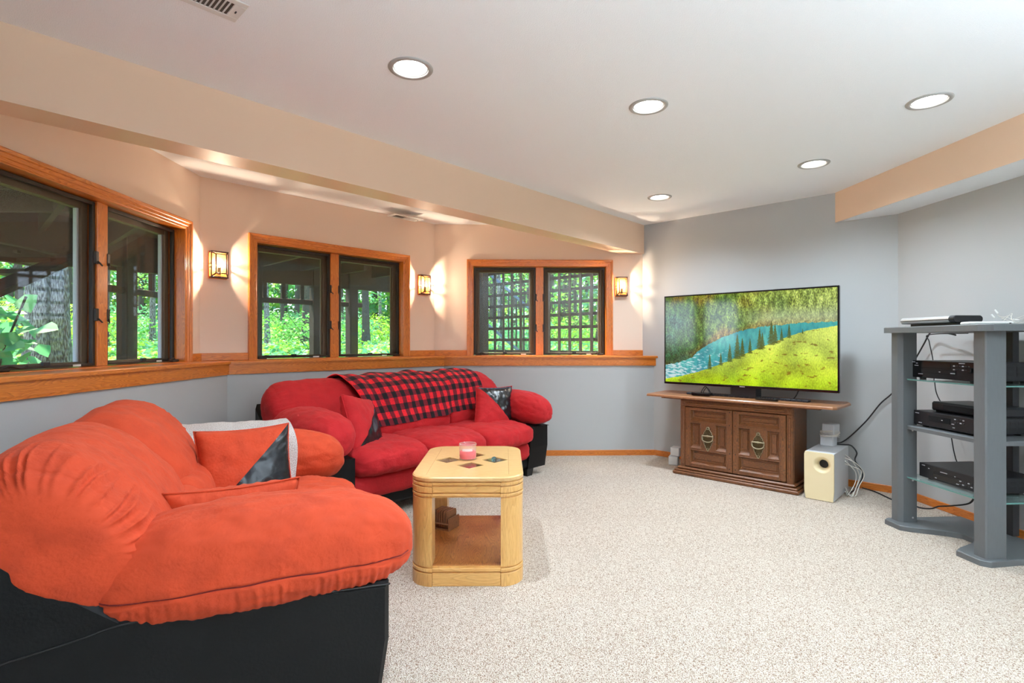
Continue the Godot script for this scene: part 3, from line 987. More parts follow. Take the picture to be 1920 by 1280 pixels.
func make_sofa(called: String, label: String, tf: Transform3D, L: float, n: int, m: Material, hi: bool, arm_y: float, back_y: float, back_z: float) -> Node3D:
	var t := thing(called, label, "sofa", tf)
	var AP := Basis(Vector3(0, 0, 1), Vector3(1, 0, 0), Vector3(0, 1, 0))
	# leather carcass
	var b := new_st()
	bx(b, 0.12, L - 0.12, 0.075, 0.32, 0.05, 0.95, 0.02)
	obj("base", b, M.leather, t)
	var bk := new_st()
	bx(bk, 0.05, L - 0.05, 0.075, 0.80, 0.0, 0.12, 0.03)
	obj("back_panel", bk, M.leather, t)
	for s in [0, 1]:
		var p := new_st()
		var poly := PackedVector2Array([Vector2(0.0, 0.07), Vector2(0.955, 0.07), Vector2(0.985, 0.26), Vector2(0.985, 0.44), Vector2(0.62, 0.47), Vector2(0.30, 0.49), Vector2(0.0, 0.73)])
		var x_out := 0.0 if s == 0 else L
		var sg := -1.0 if s == 0 else 1.0
		var frame_t := Transform3D(Basis(Vector3(0, 0, 1), Vector3(sg, 0, 0), Vector3(0, 1, 0)), Vector3(x_out - sg * 0.25, 0, 0))
		prism(p, poly, 0.0, 0.25, frame_t, 0.016)
		# the seam between the front and rear side panels
		var sm := new_st()
		var sp := []
		for q in [Vector2(0.985, 0.455), Vector2(0.60, 0.478), Vector2(0.33, 0.490), Vector2(0.20, 0.47), Vector2(0.0, 0.44)]:
			sp.append(Vector3(x_out + sg * 0.0005, q.y - 0.02, q.x))
		tube(sm, smooth_path(sp, 6), 0.003, 6)
		var pn := obj("arm_panel", p, M.leather, t)
		obj("seam", sm, M.foot_black, pn)
	for fx in [0.20, L - 0.20]:
		for fz in [0.10, 0.90]:
			var f := new_st()
			var q0 := [Vector3(fx - 0.045, 0.09, fz - 0.045), Vector3(fx + 0.045, 0.09, fz - 0.045), Vector3(fx + 0.045, 0.09, fz + 0.045), Vector3(fx - 0.045, 0.09, fz + 0.045)]
			var q1 := []
			for v in q0: q1.append(Vector3(fx + (v.x - fx) * 0.72, 0.0, fz + (v.z - fz) * 0.72))
			for i in 4:
				var j := (i + 1) % 4
				quad(f, q0[i], q0[j], q1[j], q1[i], (q0[i] + q0[j]) / 2 - Vector3(fx, 0.09, fz))
			quad(f, q1[0], q1[1], q1[2], q1[3], Vector3.DOWN)
			obj("foot", f, M.foot_black, t)
	# red upholstery
	var fp := new_st()
	var wf_ := L - 0.50
	blob(fp, 40, func(c: Vector3) -> Vector3:
		var p := cushion(c, Vector3(wf_ / 2 + 0.02, 0.105, 0.30), 0, 3.0, 12.0, 0.6, 3.0)
		return p + Vector3(L / 2, 0.235, 0.71))
	obj("front_panel", fp, m, t)
	var sw := wf_ / n
	for i in n:
		var sc := new_st()
		var cx := 0.25 + sw * (i + 0.5)
		blob(sc, 44, func(c: Vector3) -> Vector3:
			var p := cushion(c, Vector3(sw / 2 + 0.012, 0.098, 0.36), 0, 2.9, 6.0, 1.0, 7.0 + i)
			var cr := 1.0 - pow(absf(p.x) / (sw / 2 + 0.012), 4.0)
			if p.y > 0: p.y += 0.022 * cr * (0.4 + 0.6 * smoothstep(-0.3, 0.2, p.z))
			p.z += 0.022 * cr * smoothstep(0.2, 0.36, p.z)
			return p + Vector3(cx, 0.385, 0.705))
		obj("seat_cushion", sc, m, t)
	var bw := L / n
	for i in n:
		var cx := bw * (i + 0.5)
		var lu := new_st()
		var lw := bw if i > 0 and i < n - 1 else bw - 0.22
		var lx := cx + (0.11 if i == 0 else (-0.11 if i == n - 1 else 0.0))
		blob(lu, 28, func(c: Vector3) -> Vector3:
			var p := cushion(c, Vector3(lw / 2 + 0.006, 0.115, 0.16), 0, 2.4, 7.0, 0.8, 23.0 + i)
			return p + Vector3(lx, 0.545 + back_y * 0.4, 0.345 + back_z * 0.8))
		obj("lumbar_cushion", lu, m, t)
		var up := new_st()
		var e0 := -1.0 if i == 0 else (1.0 if i == n - 1 else 0.0)
		blob(up, 90 if (hi and i == 0) else 44, func(c: Vector3) -> Vector3:
			var q := superq(Vector3(c.y, c.z, c.x), 2.3, 4.6 if e0 != 0.0 else 4.5)
			var p := Vector3(q.z * (bw / 2 + 0.008), q.x * 0.258, q.y * 0.155)
			var crown := 1.0 - pow(absf(q.z), 3.0)
			p.y += 0.018 * crown * maxf(q.x, 0.0)
			p.z += 0.015 * crown * maxf(q.y, 0.0)
			# gathers along the seam of the outer end
			if e0 != 0.0:
				var o := q.z * e0
				var ang := atan2(q.x, q.y)
				var k := smoothstep(0.40, 0.80, o) * (1.0 - smoothstep(0.90, 0.985, o))
				var w := wrinkle.get_noise_2d(ang * 60.0, 3.0 + o * 20.0)
				p += Vector3(e0 * 0.6, sin(ang), cos(ang)).normalized() * k * (0.0075 if hi and i == 0 else 0.0025) * (1.0 - 2.0 * pow(absf(sin(ang * 21.0 + 3.0 * w)), 0.6) + 0.4 * sin(ang * 31.0 + 4.0 * w))
				p -= Vector3(e0, 0, 0) * 0.006 * exp(-pow((o - 0.86) / 0.02, 2.0))
			var d := 0.009 * wrinkle.get_noise_3d(p.x * 180.0 + i * 70.0, p.y * 220.0, p.z * 220.0) + 0.002 * wrinkle.get_noise_3d(p.x * 800.0, p.y * 800.0, p.z * 800.0 + i * 9.0)
			p += Vector3(q.z * 0.3, q.x, q.y).normalized() * d
			p = p.rotated(Vector3(1, 0, 0), -0.72)
			return p + Vector3(cx, 0.705 + back_y, 0.225 + back_z))
		obj("back_cushion", up, m, t)
	for s in [0, 1]:
		var ar := new_st()
		var out := -1.0 if s == 0 else 1.0
		var cx := 0.135 if s == 0 else L - 0.135
		blob(ar, 130 if (hi and s == 0) else 60, func(c: Vector3) -> Vector3: return sofa_arm_surface(c, cx, out, 1.0) + Vector3(0, arm_y, 0))
		var a := obj("arm_pillow", ar, m, t)
		var sm := new_st()
		var path := []
		for k in 60:
			var zz := lerpf(-0.98, 0.93, k / 59.0)
			var c := Vector3(out, -0.28, 0) * pow(1.0 - pow(absf(zz), 2.9), 1.0 / 2.9)
			var q := Vector3(c.x, c.y, zz)
			path.append(sofa_arm_surface(q / maxf(absf(q.x), maxf(absf(q.y), absf(q.z))), cx, out, 0.0) + Vector3(0, arm_y, 0))
		tube(sm, path, 0.0022, 6)
		obj("seam", sm, M.seam_red, a)
	return t

func pillow(called: String, label: String, tf: Transform3D, s: float, thick: float, red: Material, diag: int, black_side: float) -> Node3D:
	# square scatter cushion facing +z; diag 1 runs from the lower left to the upper right corner, -1 the other way, 0 plain
	var t := thing(called, label, "cushion", tf, "")
	var n := 28
	var P := func(u: float, v: float, sgn: float) -> Vector3:
		var e := (1.0 - pow(absf(u), 3.0)) * (1.0 - pow(absf(v), 3.0))
		var z := thick * pow(maxf(e, 0.0), 0.42)
		var x := u * (1.0 - 0.07 * (1.0 - v * v))
		var y := v * (1.0 - 0.07 * (1.0 - u * u))
		z += e * 0.010 * wrinkle.get_noise_3d(u * 90.0 + s * 500.0, v * 90.0, sgn * 40.0 + thick * 900.0)
		z += 0.004 * sin(atan2(v, u) * 30.0) * smoothstep(0.65, 0.9, maxf(absf(u), absf(v))) * (1.0 - smoothstep(0.95, 1.0, maxf(absf(u), absf(v))))
		return Vector3(x * s / 2, y * s / 2, z * sgn)
	var a := new_st()
	var b := new_st()
	var bc := 0
	for sgn in [1.0, -1.0]:
		for i in n:
			for j in n:
				var u0 := -1.0 + 2.0 * i / n
				var u1 := -1.0 + 2.0 * (i + 1) / n
				var v0 := -1.0 + 2.0 * j / n
				var v1 := -1.0 + 2.0 * (j + 1) / n
				var q := [Vector2(u0, v0), Vector2(u1, v0), Vector2(u1, v1), Vector2(u0, v1)]
				var tris := [[q[0], q[1], q[2]], [q[0], q[2], q[3]]] if diag >= 0 else [[q[0], q[1], q[3]], [q[1], q[2], q[3]]]
				for tr in tris:
					var cen: Vector2 = (tr[0] + tr[1] + tr[2]) / 3.0
					var side := cen.x - cen.y if diag >= 0 else cen.x + cen.y
					var st := b if diag != 0 and sgn > 0 and side * black_side > 0 else a
					if st == b: bc += 1
					tri(st, P.call(tr[0].x, tr[0].y, sgn), P.call(tr[1].x, tr[1].y, sgn), P.call(tr[2].x, tr[2].y, sgn), Vector3(0, 0, sgn), 0)
	obj("suede_cover", a, red, t)
	if bc: tag(obj("leather_corner", b, M.leather_shiny, t), "black leather triangle", "")
	var pp := []
	for k in 4:
		for i in 12:
			var f := -1.0 + 2.0 * i / 12.0
			var c: Vector2 = [Vector2(f, -1), Vector2(1, f), Vector2(-f, 1), Vector2(-1, -f)][k]
			pp.append(P.call(c.x, c.y, 1.0))
	pp.append(pp[0])
	var w := new_st()
	tube(w, pp, 0.0035, 6, false)
	obj("piping", w, red, t)
	return t

func drape(called: String, label: String, cat: String, tf: Transform3D, m: Material, nu: int, nv_: int, f: Callable, th: float) -> Node3D:
	# a cloth with two faces and an edge
	var P := []
	for i in nu + 1:
		var row := []
		for j in nv_ + 1: row.append(f.call(float(i) / nu, float(j) / nv_))
		P.append(row)
	var st := new_st()
	var N := func(i: int, j: int) -> Vector3:
		var a: Vector3 = P[mini(i + 1, nu)][j] - P[maxi(i - 1, 0)][j]
		var b: Vector3 = P[i][mini(j + 1, nv_)] - P[i][maxi(j - 1, 0)]
		return a.cross(b).normalized()
	var Q := []
	for i in nu + 1:
		var row := []
		for j in nv_ + 1: row.append(P[i][j] - N.call(i, j) * th)
		Q.append(row)
	for layer in [[P, 1.0], [Q, -1.0]]:
		for i in nu:
			for j in nv_:
				var out: Vector3 = N.call(i, j) * layer[1]
				for tr in [[[i, j], [i + 1, j], [i + 1, j + 1]], [[i, j], [i + 1, j + 1], [i, j + 1]]]:
					var v := []
					var A: Array = layer[0]
					for e in tr: v.append(A[e[0]][e[1]])
					var order := [0, 1, 2]
					if (v[0] - v[2]).cross(v[0] - v[1]).dot(out) < 0: order = [0, 2, 1]
					st.set_smooth_group(0)
					for o in order:
						st.set_uv(Vector2(float(tr[o][0]) / nu, float(tr[o][1]) / nv_))
						st.add_vertex(v[o])
	st.set_uv(Vector2(0.02, 0.02))
	for i in nu:
		for j in [0, nv_]:
			quad(st, P[i][j], P[i + 1][j], Q[i + 1][j], Q[i][j], P[i][j] - P[i][absi(j - 1)])
	for j in nv_:
		for i in [0, nu]:
			quad(st, P[i][j], P[i][j + 1], Q[i][j + 1], Q[i][j], P[i][j] - P[absi(i - 1)][j])
	var o := obj(called, st, m, self, tf)
	tag(o, label, cat)
	return o

func along_path(pts: Array, t: float) -> Vector2:
	# point at share t of a polyline's length, smoothed
	var len_ := 0.0
	for i in pts.size() - 1: len_ += pts[i].distance_to(pts[i + 1])
	var want := t * len_
	for i in pts.size() - 1:
		var d: float = pts[i].distance_to(pts[i + 1])
		if want <= d or i == pts.size() - 2:
			var a: Vector2 = pts[maxi(i - 1, 0)]
			var e: Vector2 = pts[mini(i + 2, pts.size() - 1)]
			return pts[i].cubic_interpolate(pts[i + 1], a, e, clampf(want / d, 0, 1))
		want -= d
	return pts[-1]

func build_sofas() -> void:
	wrinkle.seed = 4
	wrinkle.frequency = 0.03
	wrinkle.noise_type = FastNoiseLite.TYPE_SIMPLEX_SMOOTH
	wrinkle.fractal_octaves = 2
	# three-seater along the middle wall of the bay
	var c12 := wi(1, LOW[1], 2, LOW[2])
	var u := dv(YAW + 45)
	var n2 := Vector2(u.y, -u.x)
	var sf := frame(c12 + u * 0.10 + n2 * 0.26, u)
	var L := 2.20
	make_sofa("sofa", "red suede and black leather three-seat sofa under the middle window, plaid throw on its back", sf, L, 3, M.suede_red, false, 0.012, -0.042, 0.02)
	var lv := -26.6
	var e := dv(lv)
	var lf := frame(Vector2(-1.261, 1.212), e)
	var LL := 1.60
	make_sofa("loveseat", "red suede and black leather loveseat in the left foreground, warm light put into its colour", lf, LL, 2, M.suede_red_warm_lit, true, -0.015, -0.03, -0.055)
	# scatter cushions
	pillow("scatter_cushion", "red cushion with a black edge leaning on the left arm of the far sofa", sf * Transform3D(Basis(Vector3(0, 1, 0), 0.62) * Basis(Vector3(1, 0, 0), -0.35) * Basis(Vector3(0, 0, 1), -0.22), Vector3(0.46, 0.605, 0.72)), 0.42, 0.075, M.suede_red, 1, 1.0)
	pillow("scatter_cushion", "red cushion with black leather triangle leaning on the right arm of the far sofa", sf * Transform3D(Basis(Vector3(0.98, -0.02, 0.2), Vector3(0.34, 0.88, -0.30), Vector3(-0.18, 0.36, 0.9)), Vector3(L - 0.42, 0.615, 0.70)), 0.39, 0.07, M.suede_red, -1, 1.0)
	pillow("scatter_cushion", "large red cushion with a black leather triangle in the back corner of the loveseat", lf * Transform3D(Basis(Vector3(0, 1, 0), -PI / 2 + 0.22) * Basis(Vector3(1, 0, 0), -0.30), Vector3(1.17, 0.575, 0.585)), 0.42, 0.075, M.suede_red_warm_lit, 1, 1.0)
	pillow("scatter_cushion", "plain red cushion lying behind the near arm of the loveseat", lf * Transform3D(Basis(Vector3(0, 1, 0), PI / 2 + 0.08) * Basis(Vector3(1, 0, 0), -0.38), Vector3(0.40, 0.53, 0.545)), 0.40, 0.07, M.suede_red_warm_lit, 0, 0.0)
	# plaid throw over the sofa back
	var prof := [Vector2(-0.012, 0.70), Vector2(0.0, 0.84), Vector2(0.075, 0.935), Vector2(0.18, 0.972), Vector2(0.30, 0.955), Vector2(0.395, 0.885), Vector2(0.450, 0.79), Vector2(0.475, 0.69), Vector2(0.500, 0.61), Vector2(0.515, 0.555)]
	M.plaid.uv1_scale = Vector3(1.0, 0.56, 1)
	drape("plaid_throw", "red and black buffalo plaid throw spread over the sofa back", "blanket", sf, M.plaid, 96, 60, func(a: float, b: float) -> Vector3:
		var x := lerpf(lerpf(0.50, 0.68, b * b), lerpf(1.93, 1.84, b), a)
		var p := along_path(prof, b * lerpf(1.0, 0.93, a))
		var sag := 0.02 * (exp(-pow((x - 0.733) / 0.05, 2.0)) + exp(-pow((x - 1.467) / 0.05, 2.0)))
		var w := 0.016 * wrinkle.get_noise_3d(x * 200.0, b * 90.0, 4.0) + 0.007 * sin(x * 15.0 + b * 6.0) * (1.0 - 0.5 * b)
		var nrm := Vector2(p.x - 0.2, p.y - 0.68).normalized()
		p += nrm * (0.012 - sag * 0.6 + w)
		return Vector3(x, p.y - 0.055 * (1.0 - smoothstep(0.5, 0.9, b) * 0.6), p.x), 0.006)
	# knitted throw over the far arm of the loveseat
	var cx := LL - 0.135
	var ring := [Vector2(-0.215, 0.455), Vector2(-0.200, 0.52), Vector2(-0.180, 0.62), Vector2(-0.115, 0.705), Vector2(0.0, 0.735), Vector2(0.12, 0.71), Vector2(0.195, 0.63), Vector2(0.215, 0.54), Vector2(0.225, 0.42)]
	drape("knitted_throw", "cream knitted throw hung over the far arm of the loveseat", "blanket", lf, M.knit, 60, 70, func(a: float, b: float) -> Vector3:
		var z := lerpf(0.16, 0.80 + 0.02 * sin(b * 9.0), a)
		var p := along_path(ring, b)
		var w := 0.008 * wrinkle.get_noise_3d(z * 300.0, b * 150.0, 9.0)
		return Vector3(cx + p.x * (1.0 + w), p.y + w + 0.035 * smoothstep(0.0, 0.12, b), z), 0.010)
	var fr := new_st()
	for i in 34:
		var b := i / 33.0
		var p := along_path(ring, b)
		var q := Vector3(cx + p.x, p.y + 0.030, 0.16)
		tube(fr, [q, q + Vector3(0, -0.006, -0.02), q + Vector3(rng.randf_range(-0.01, 0.01), -0.02, -0.045)], 0.003, 5)
	var kt := get_node("knitted_throw")
	tag(obj("fringe", fr, M.knit, kt), "", "", "", "stuff")

# ---------------------------------------------------------------- side table
func rounded_rect(hx: float, hz: float, r: float, seg := 8) -> PackedVector2Array:
	var p := PackedVector2Array()
	for c in [[1, 1, 0.0], [-1, 1, PI / 2], [-1, -1, PI], [1, -1, 1.5 * PI]]:
		for i in seg + 1:
			var a: float = c[2] + PI / 2 * i / seg
			p.append(Vector2(c[0] * (hx - r) + cos(a) * r, c[1] * (hz - r) + sin(a) * r))
	return p

func build_table() -> void:
	var tf := Transform3D(Basis(Vector3.UP, 0.012), Vector3(-0.226, 0, -2.965))
	var t := thing("side_table", "light oak side table with rounded corners and four dark glass diamonds in its top", "table", tf)
	var hx := 0.279
	var hz := 0.390
	var csg := CSGCombiner3D.new()
	csg.name = "tabletop"
	t.add_child(csg)
	var ts := new_st()
	prism(ts, rounded_rect(hx + 0.001, hz + 0.001, 0.115, 10), 0.511, 0.531, Transform3D(), 0.006)
	var cm := CSGMesh3D.new()
	cm.name = "board"
	cm.mesh = mesh_of(ts)
	csg.add_child(cm)
	var spots := [Vector2(-0.130, 0.006), Vector2(0.001, 0.135), Vector2(0.130, 0.006), Vector2(0.001, -0.122)]
	for s in spots:
		var cb := CSGBox3D.new()
		cb.name = "diamond_hole"
		cb.size = Vector3(0.106, 0.2, 0.106)
		cb.position = Vector3(s.x, 0.52, s.y)
		cb.rotation.y = PI / 4
		cb.operation = CSGShape3D.OPERATION_SUBTRACTION
		csg.add_child(cb, true)
	csg.material_override = M.honey_top_x
	for s in spots:
		var g := new_st()
		box(g, Vector3(s.x, 0.526, s.y), Vector3(0.106, 0.004, 0.106), 0.0, Transform3D(Basis(), Vector3()) * Transform3D(Basis(), Vector3(s.x, 0, s.y)) * Transform3D(Basis(Vector3.UP, PI / 4), Vector3()) * Transform3D(Basis(), Vector3(-s.x, 0, -s.y)))
		tag(obj("diamond_pane", g, M.smoked_pane, t), "dark glass diamond", "")
	for x in [-0.203, 0.206]:
		var ln := new_st()
		bx(ln, x - 0.001, x + 0.001, 0.5305, 0.5314, -0.30, 0.33)
		obj("inlay_line", ln, M.shelf_oak_z, t)
	# quarter-round legs with turned beads, rails between them
	var bands := [[0.0, 0.064, 0.0], [0.064, 0.071, 0.010], [0.071, 0.087, 0.0], [0.087, 0.095, 0.010], [0.095, 0.429, 0.002], [0.429, 0.437, 0.010], [0.437, 0.449, 0.0], [0.449, 0.455, 0.009], [0.455, 0.483, 0.0], [0.483, 0.490, 0.010], [0.490, 0.503, 0.0], [0.503, 0.511, 0.010]]
	for sx in [-1.0, 1.0]:
		for sz in [-1.0, 1.0]:
			var l := new_st()
			for b in bands:
				var poly := PackedVector2Array()
				var r: float = 0.112 - b[2]
				poly.append(Vector2(sx * (hx - 0.112), sz * (hz - 0.112)))
				poly.append(Vector2(sx * (hx - 0.112), sz * (hz - 0.112 + r)))
				for i in 9:
					var a := PI / 2 * (1.0 - i / 8.0)
					poly.append(Vector2(sx * (hx - 0.112 + cos(a) * r), sz * (hz - 0.112 + sin(a) * r)))
				poly.remove_at(1)
				prism(l, poly, b[0], b[1], Transform3D(), 0.003 if b[2] < 0.005 else 0.0)
			obj("leg", l, M.honey_y, t)
	for s in [-1.0, 1.0]:
		for rail in [[bands.slice(5), "apron"], [bands.slice(0, 4), "lower_rail"]]:
			var f := new_st()
			var q := new_st()
			for b in rail[0]:
				var o: float = b[2] + 0.003
				bx(f, -hx + 0.112, hx - 0.112, b[0], b[1], s * (hz - o), s * (hz - 0.025), 0.0025 if b[2] < 0.005 else 0.0)
				bx(q, s * (hx - o), s * (hx - 0.025), b[0], b[1], -hz + 0.112, hz - 0.112, 0.0025 if b[2] < 0.005 else 0.0)
			obj(rail[1], f, M.honey_x, t)
			obj(rail[1], q, M.honey_z, t)
	var sh := new_st()
	prism(sh, rounded_rect(hx - 0.016, hz - 0.016, 0.10), 0.082, 0.097)
	tag(obj("shelf", sh, M.shelf_oak_z, t), "darker oak lower shelf", "")
	# candle jar
	var jt := thing("candle", "red candle in a clear glass jar standing on the side table", "candle", tf * Transform3D(Basis(), Vector3(-0.022, 0.531, -0.012)))
	var j := new_st()
	lathe(j, [[0.0, 0.0], [0.044, 0.0], [0.049, 0.004], [0.049, 0.010], [0.046, 0.016], [0.0485, 0.024], [0.0485, 0.066], [0.045, 0.074], [0.050, 0.079], [0.050, 0.086], [0.047, 0.090], [0.044, 0.088], [0.0435, 0.077], [0.0455, 0.066], [0.0455, 0.052]], 40)
	obj("jar", j, M.jar_wall, jt)
	var wx := new_st()
	lathe(wx, [[0.0, 0.006], [0.042, 0.006], [0.0455, 0.012], [0.0460, 0.045], [0.030, 0.043], [0.0, 0.042]], 32)
	obj("wax", wx, M.wax, jt)
	var lb := new_st()
	for i in 14:
		var a := PI / 2 - 0.62 + 1.24 * i / 14.0
		var b := a + 1.24 / 14.0
		quad(lb, Vector3(cos(a), 0, sin(a)) * 0.0492 + Vector3(0, 0.052, 0), Vector3(cos(b), 0, sin(b)) * 0.0492 + Vector3(0, 0.052, 0), Vector3(cos(b), 0, sin(b)) * 0.0492 + Vector3(0, 0.066, 0), Vector3(cos(a), 0, sin(a)) * 0.0492 + Vector3(0, 0.066, 0), Vector3(cos(a), 0, sin(a)), 0)
	obj("paper_label", lb, M.paper_label, jt)
	var wk := new_st()
	tube(wk, [Vector3(0, 0.042, 0), Vector3(0.001, 0.052, 0)], 0.0012, 5)
	obj("wick", wk, M.foot_black, jt)
	# blue glass pebble
	var gm := new_st()
	lathe(gm, [[0.0, 0.0], [0.012, 0.001], [0.016, 0.006], [0.0145, 0.014], [0.008, 0.020], [0.0, 0.022]], 20)
	tag(obj("glass_pebble", gm, M.blue_glass, self, tf * Transform3D(Basis(), Vector3(0.126, 0.5282, 0.012))), "small blue glass pebble on the right-hand glass diamond", "ornament")
	# coasters in their holder
	var hf := tf * Transform3D(Basis(Vector3.UP, -0.5), Vector3(-0.165, 0.0972, -0.165))
	var h := thing("coaster_holder", "reddish brown wooden coaster holder on the table's lower shelf", "holder", hf)
	var hb := new_st()
	bx(hb, -0.062, 0.062, 0.0, 0.010, -0.055, 0.055, 0.002)
	obj("base", hb, M.walnut_top_x, h)
	for s in [-1.0, 1.0]:
		var e := new_st()
		bx(e, s * 0.062, s * 0.053, 0.0, 0.072, -0.055, 0.055, 0.003)
		obj("end_board", e, M.walnut_top_y, h)
		var r := new_st()
		bx(r, -0.062, 0.062, 0.034, 0.042, s * 0.055 - 0.004, s * 0.055 + 0.004, 0.002)
		obj("rail", r, M.walnut_top_x, h)
	for i in 6:
		var c := new_st()
		var x := -0.042 + i * 0.0165
		prism(c, rounded_rect(0.049, 0.049, 0.014, 4), x - 0.005, x + 0.005, Transform3D(Basis(Vector3(0, 1, 0), Vector3(1, 0, 0), Vector3(0, 0, 1)), Vector3(0, 0.0605, 0)), 0.001)
		tag(obj("coaster", c, M.walnut_top_y, self, hf), "square wooden coaster with rounded corners standing in the holder", "coaster", "coasters in the wooden holder")

# ---------------------------------------------------------------- television and its cabinet
func panel(st: SurfaceTool, x0: float, x1: float, y0: float, y1: float, z: float, depth: float) -> void:
	# sunken moulded field: a lip, sloping sides (broadest below) and a raised centre
	var R := func(i: float, lo: float, zz: float) -> Array:
		return [Vector3(x0 + i, y0 + lo, zz), Vector3(x1 - i, y0 + lo, zz), Vector3(x1 - i, y1 - i, zz), Vector3(x0 + i, y1 - i, zz)]
	var rings := [R.call(0.0, 0.0, z + 0.004), R.call(0.004, 0.003, z + 0.007), R.call(0.008, 0.006, z + 0.005), R.call(0.018, 0.028, z - depth * 0.9), R.call(0.022, 0.032, z - depth), R.call(0.030, 0.040, z - depth), R.call(0.034, 0.046, z - depth + 0.005)]
	for k in rings.size() - 1:
		for i in 4:
			var i2 := (i + 1) % 4
			quad(st, rings[k][i], rings[k][i2], rings[k + 1][i2], rings[k + 1][i], Vector3(0, 0, 1))
	var q: Array = rings[-1]
	quad(st, q[0], q[1], q[2], q[3], Vector3(0, 0, 1))

func build_cabinet() -> void:
	var cf := TF * Transform3D(Basis(), Vector3(1.027, 0, 0))      # centre of the cabinet on the wall line
	var t := thing("tv_cabinet", "dark carved oak cabinet under the television, two panelled doors", "cabinet", cf)
	var hw := 0.468
	var zf := 0.535
	var b := new_st()
	bx(b, -hw, hw, 0.06, 0.668, 0.16, zf - 0.022, 0.004)
	obj("body", b, M.walnut_y, t)
	var pl := new_st()
	bx(pl, -0.523, 0.523, 0.0, 0.030, 0.13, 0.597, 0.008)
	bx(pl, -0.510, 0.510, 0.030, 0.046, 0.14, 0.585, 0.006)
	bx(pl, -0.492, 0.492, 0.046, 0.070, 0.15, 0.566, 0.010)
	obj("plinth", pl, M.walnut_x, t)
	var fr := new_st()
	bx(fr, -hw, hw, 0.612, 0.684, zf - 0.01, zf + 0.012, 0.004)
	bx(fr, -hw + 0.055, hw - 0.055, 0.628, 0.650, zf + 0.008, zf + 0.024, 0.008)
	bx(fr, -hw + 0.055, hw - 0.055, 0.656, 0.664, zf + 0.008, zf + 0.018, 0.003)
	obj("frieze", fr, M.walnut_x, t)
	for s in [-1.0, 1.0]:
		var blk := new_st()
		bx(blk, s * (hw - 0.048), s * (hw - 0.006), 0.622, 0.666, zf + 0.008, zf + 0.020, 0.006)
		bx(blk, s * (hw - 0.038), s * (hw - 0.016), 0.632, 0.656, zf + 0.018, zf + 0.026, 0.006)
		obj("corner_block", blk, M.walnut_y, t)
		var stile := new_st()
		bx(stile, s * hw, s * (hw - 0.046), 0.066, 0.612, zf - 0.01, zf + 0.012, 0.004)
		bx(stile, s * (hw - 0.012), s * (hw - 0.034), 0.09, 0.59, zf + 0.008, zf + 0.018, 0.006)
		obj("stile", stile, M.walnut_y, t)
		# door with a rail panel above and below and two upright panels
		var x0 := -hw + 0.050 if s < 0 else 0.003
		var x1 := -0.003 if s < 0 else hw - 0.050
		var d := new_st()
		var z := zf + 0.014
		var w := x1 - x0
		var e := 0.042
		var cen := (x0 + x1) / 2
		# the frame members of the door
		for q in [[x0, x0 + e, 0.080, 0.606], [x1 - e, x1, 0.080, 0.606]]: bx(d, q[0], q[1], q[2], q[3], zf - 0.022, z + 0.004, 0.002)
		for q in [[0.080, 0.104], [0.236, 0.244], [0.476, 0.486], [0.592, 0.606]]: bx(d, x0 + e, x1 - e, q[0], q[1], zf - 0.022, z + 0.004, 0.001)
		bx(d, cen - 0.062, cen + 0.062, 0.240, 0.480, zf - 0.022, z + 0.0045, 0.001)
		var door := obj("door", d, M.walnut_y, t)
		for q in [[x0 + e, x1 - e, 0.104, 0.236, "x"], [x0 + e, x1 - e, 0.486, 0.592, "x"], [x0 + e, cen - 0.062, 0.244, 0.476, "y"], [cen + 0.062, x1 - e, 0.244, 0.476, "y"]]:
			var ps := new_st()
			panel(ps, q[0], q[1], q[2], q[3], z, 0.026)
			obj("panel", ps, M["walnut_" + q[4]], door)
		for yy in [0.11, 0.24, 0.48, 0.59]:
			var pg := new_st()
			var px := x1 - e / 2 if s < 0 else x0 + e / 2
			lathe(pg, [[0.005, 0.0], [0.004, 0.0025], [0.0, 0.003]], 8, Transform3D(Basis(Vector3(1, 0, 0), PI / 2), Vector3(px, yy, z + 0.004)))
			obj("peg", pg, M.foot_black, door)
		# pierced brass plate with a drop pull
		var hs := new_st()
		var out := PackedVector2Array()
		var half := [[0.0, 0.108], [0.010, 0.104], [0.016, 0.092], [0.013, 0.082], [0.022, 0.076], [0.026, 0.064], [0.036, 0.056], [0.034, 0.044], [0.046, 0.034], [0.050, 0.014], [0.044, 0.0], [0.050, -0.014], [0.042, -0.030], [0.034, -0.040], [0.034, -0.054], [0.024, -0.066], [0.022, -0.080], [0.012, -0.088], [0.012, -0.100], [0.0, -0.112]]
		for p in half: out.append(Vector2(p[0], p[1]))
		for i in range(half.size() - 2, 0, -1): out.append(Vector2(-half[i][0], half[i][1]))
		var hxf := Transform3D(Basis(Vector3(1, 0, 0), Vector3(0, 0, 1), Vector3(0, 1, 0)), Vector3(cen, 0.344, z + 0.004))
		prism(hs, out, 0.0, 0.004, hxf, 0.0015)
		for p in [[0.0, 0.07], [0.0, -0.075], [0.018, 0.045], [-0.018, 0.045], [0.016, -0.05], [-0.016, -0.05]]:
			lathe(hs, [[0.007, 0.0], [0.005, 0.003], [0.0, 0.004]], 8, Transform3D(Basis(Vector3(1, 0, 0), PI / 2), Vector3(cen + p[0], 0.344 + p[1], z + 0.008)))
		var hd := obj("handle", hs, M.brass, door)
		var rm := []
		for p in out: rm.append(Vector3(cen + p.x * 0.97, 0.344 + p.y * 0.97, z + 0.009))
		rm.append(rm[0])
		var rs := new_st()
		tube(rs, rm, 0.0022, 6, false)
		for sc in [[0.0, 0.090], [0.0, -0.093]]:
			var cc := []
			for i in 13: cc.append(Vector3(cen + sc[0] + cos(TAU * i / 12.0) * 0.009, 0.344 + sc[1] + sin(TAU * i / 12.0) * 0.009, z + 0.009))
			tube(rs, cc, 0.002, 6, false)
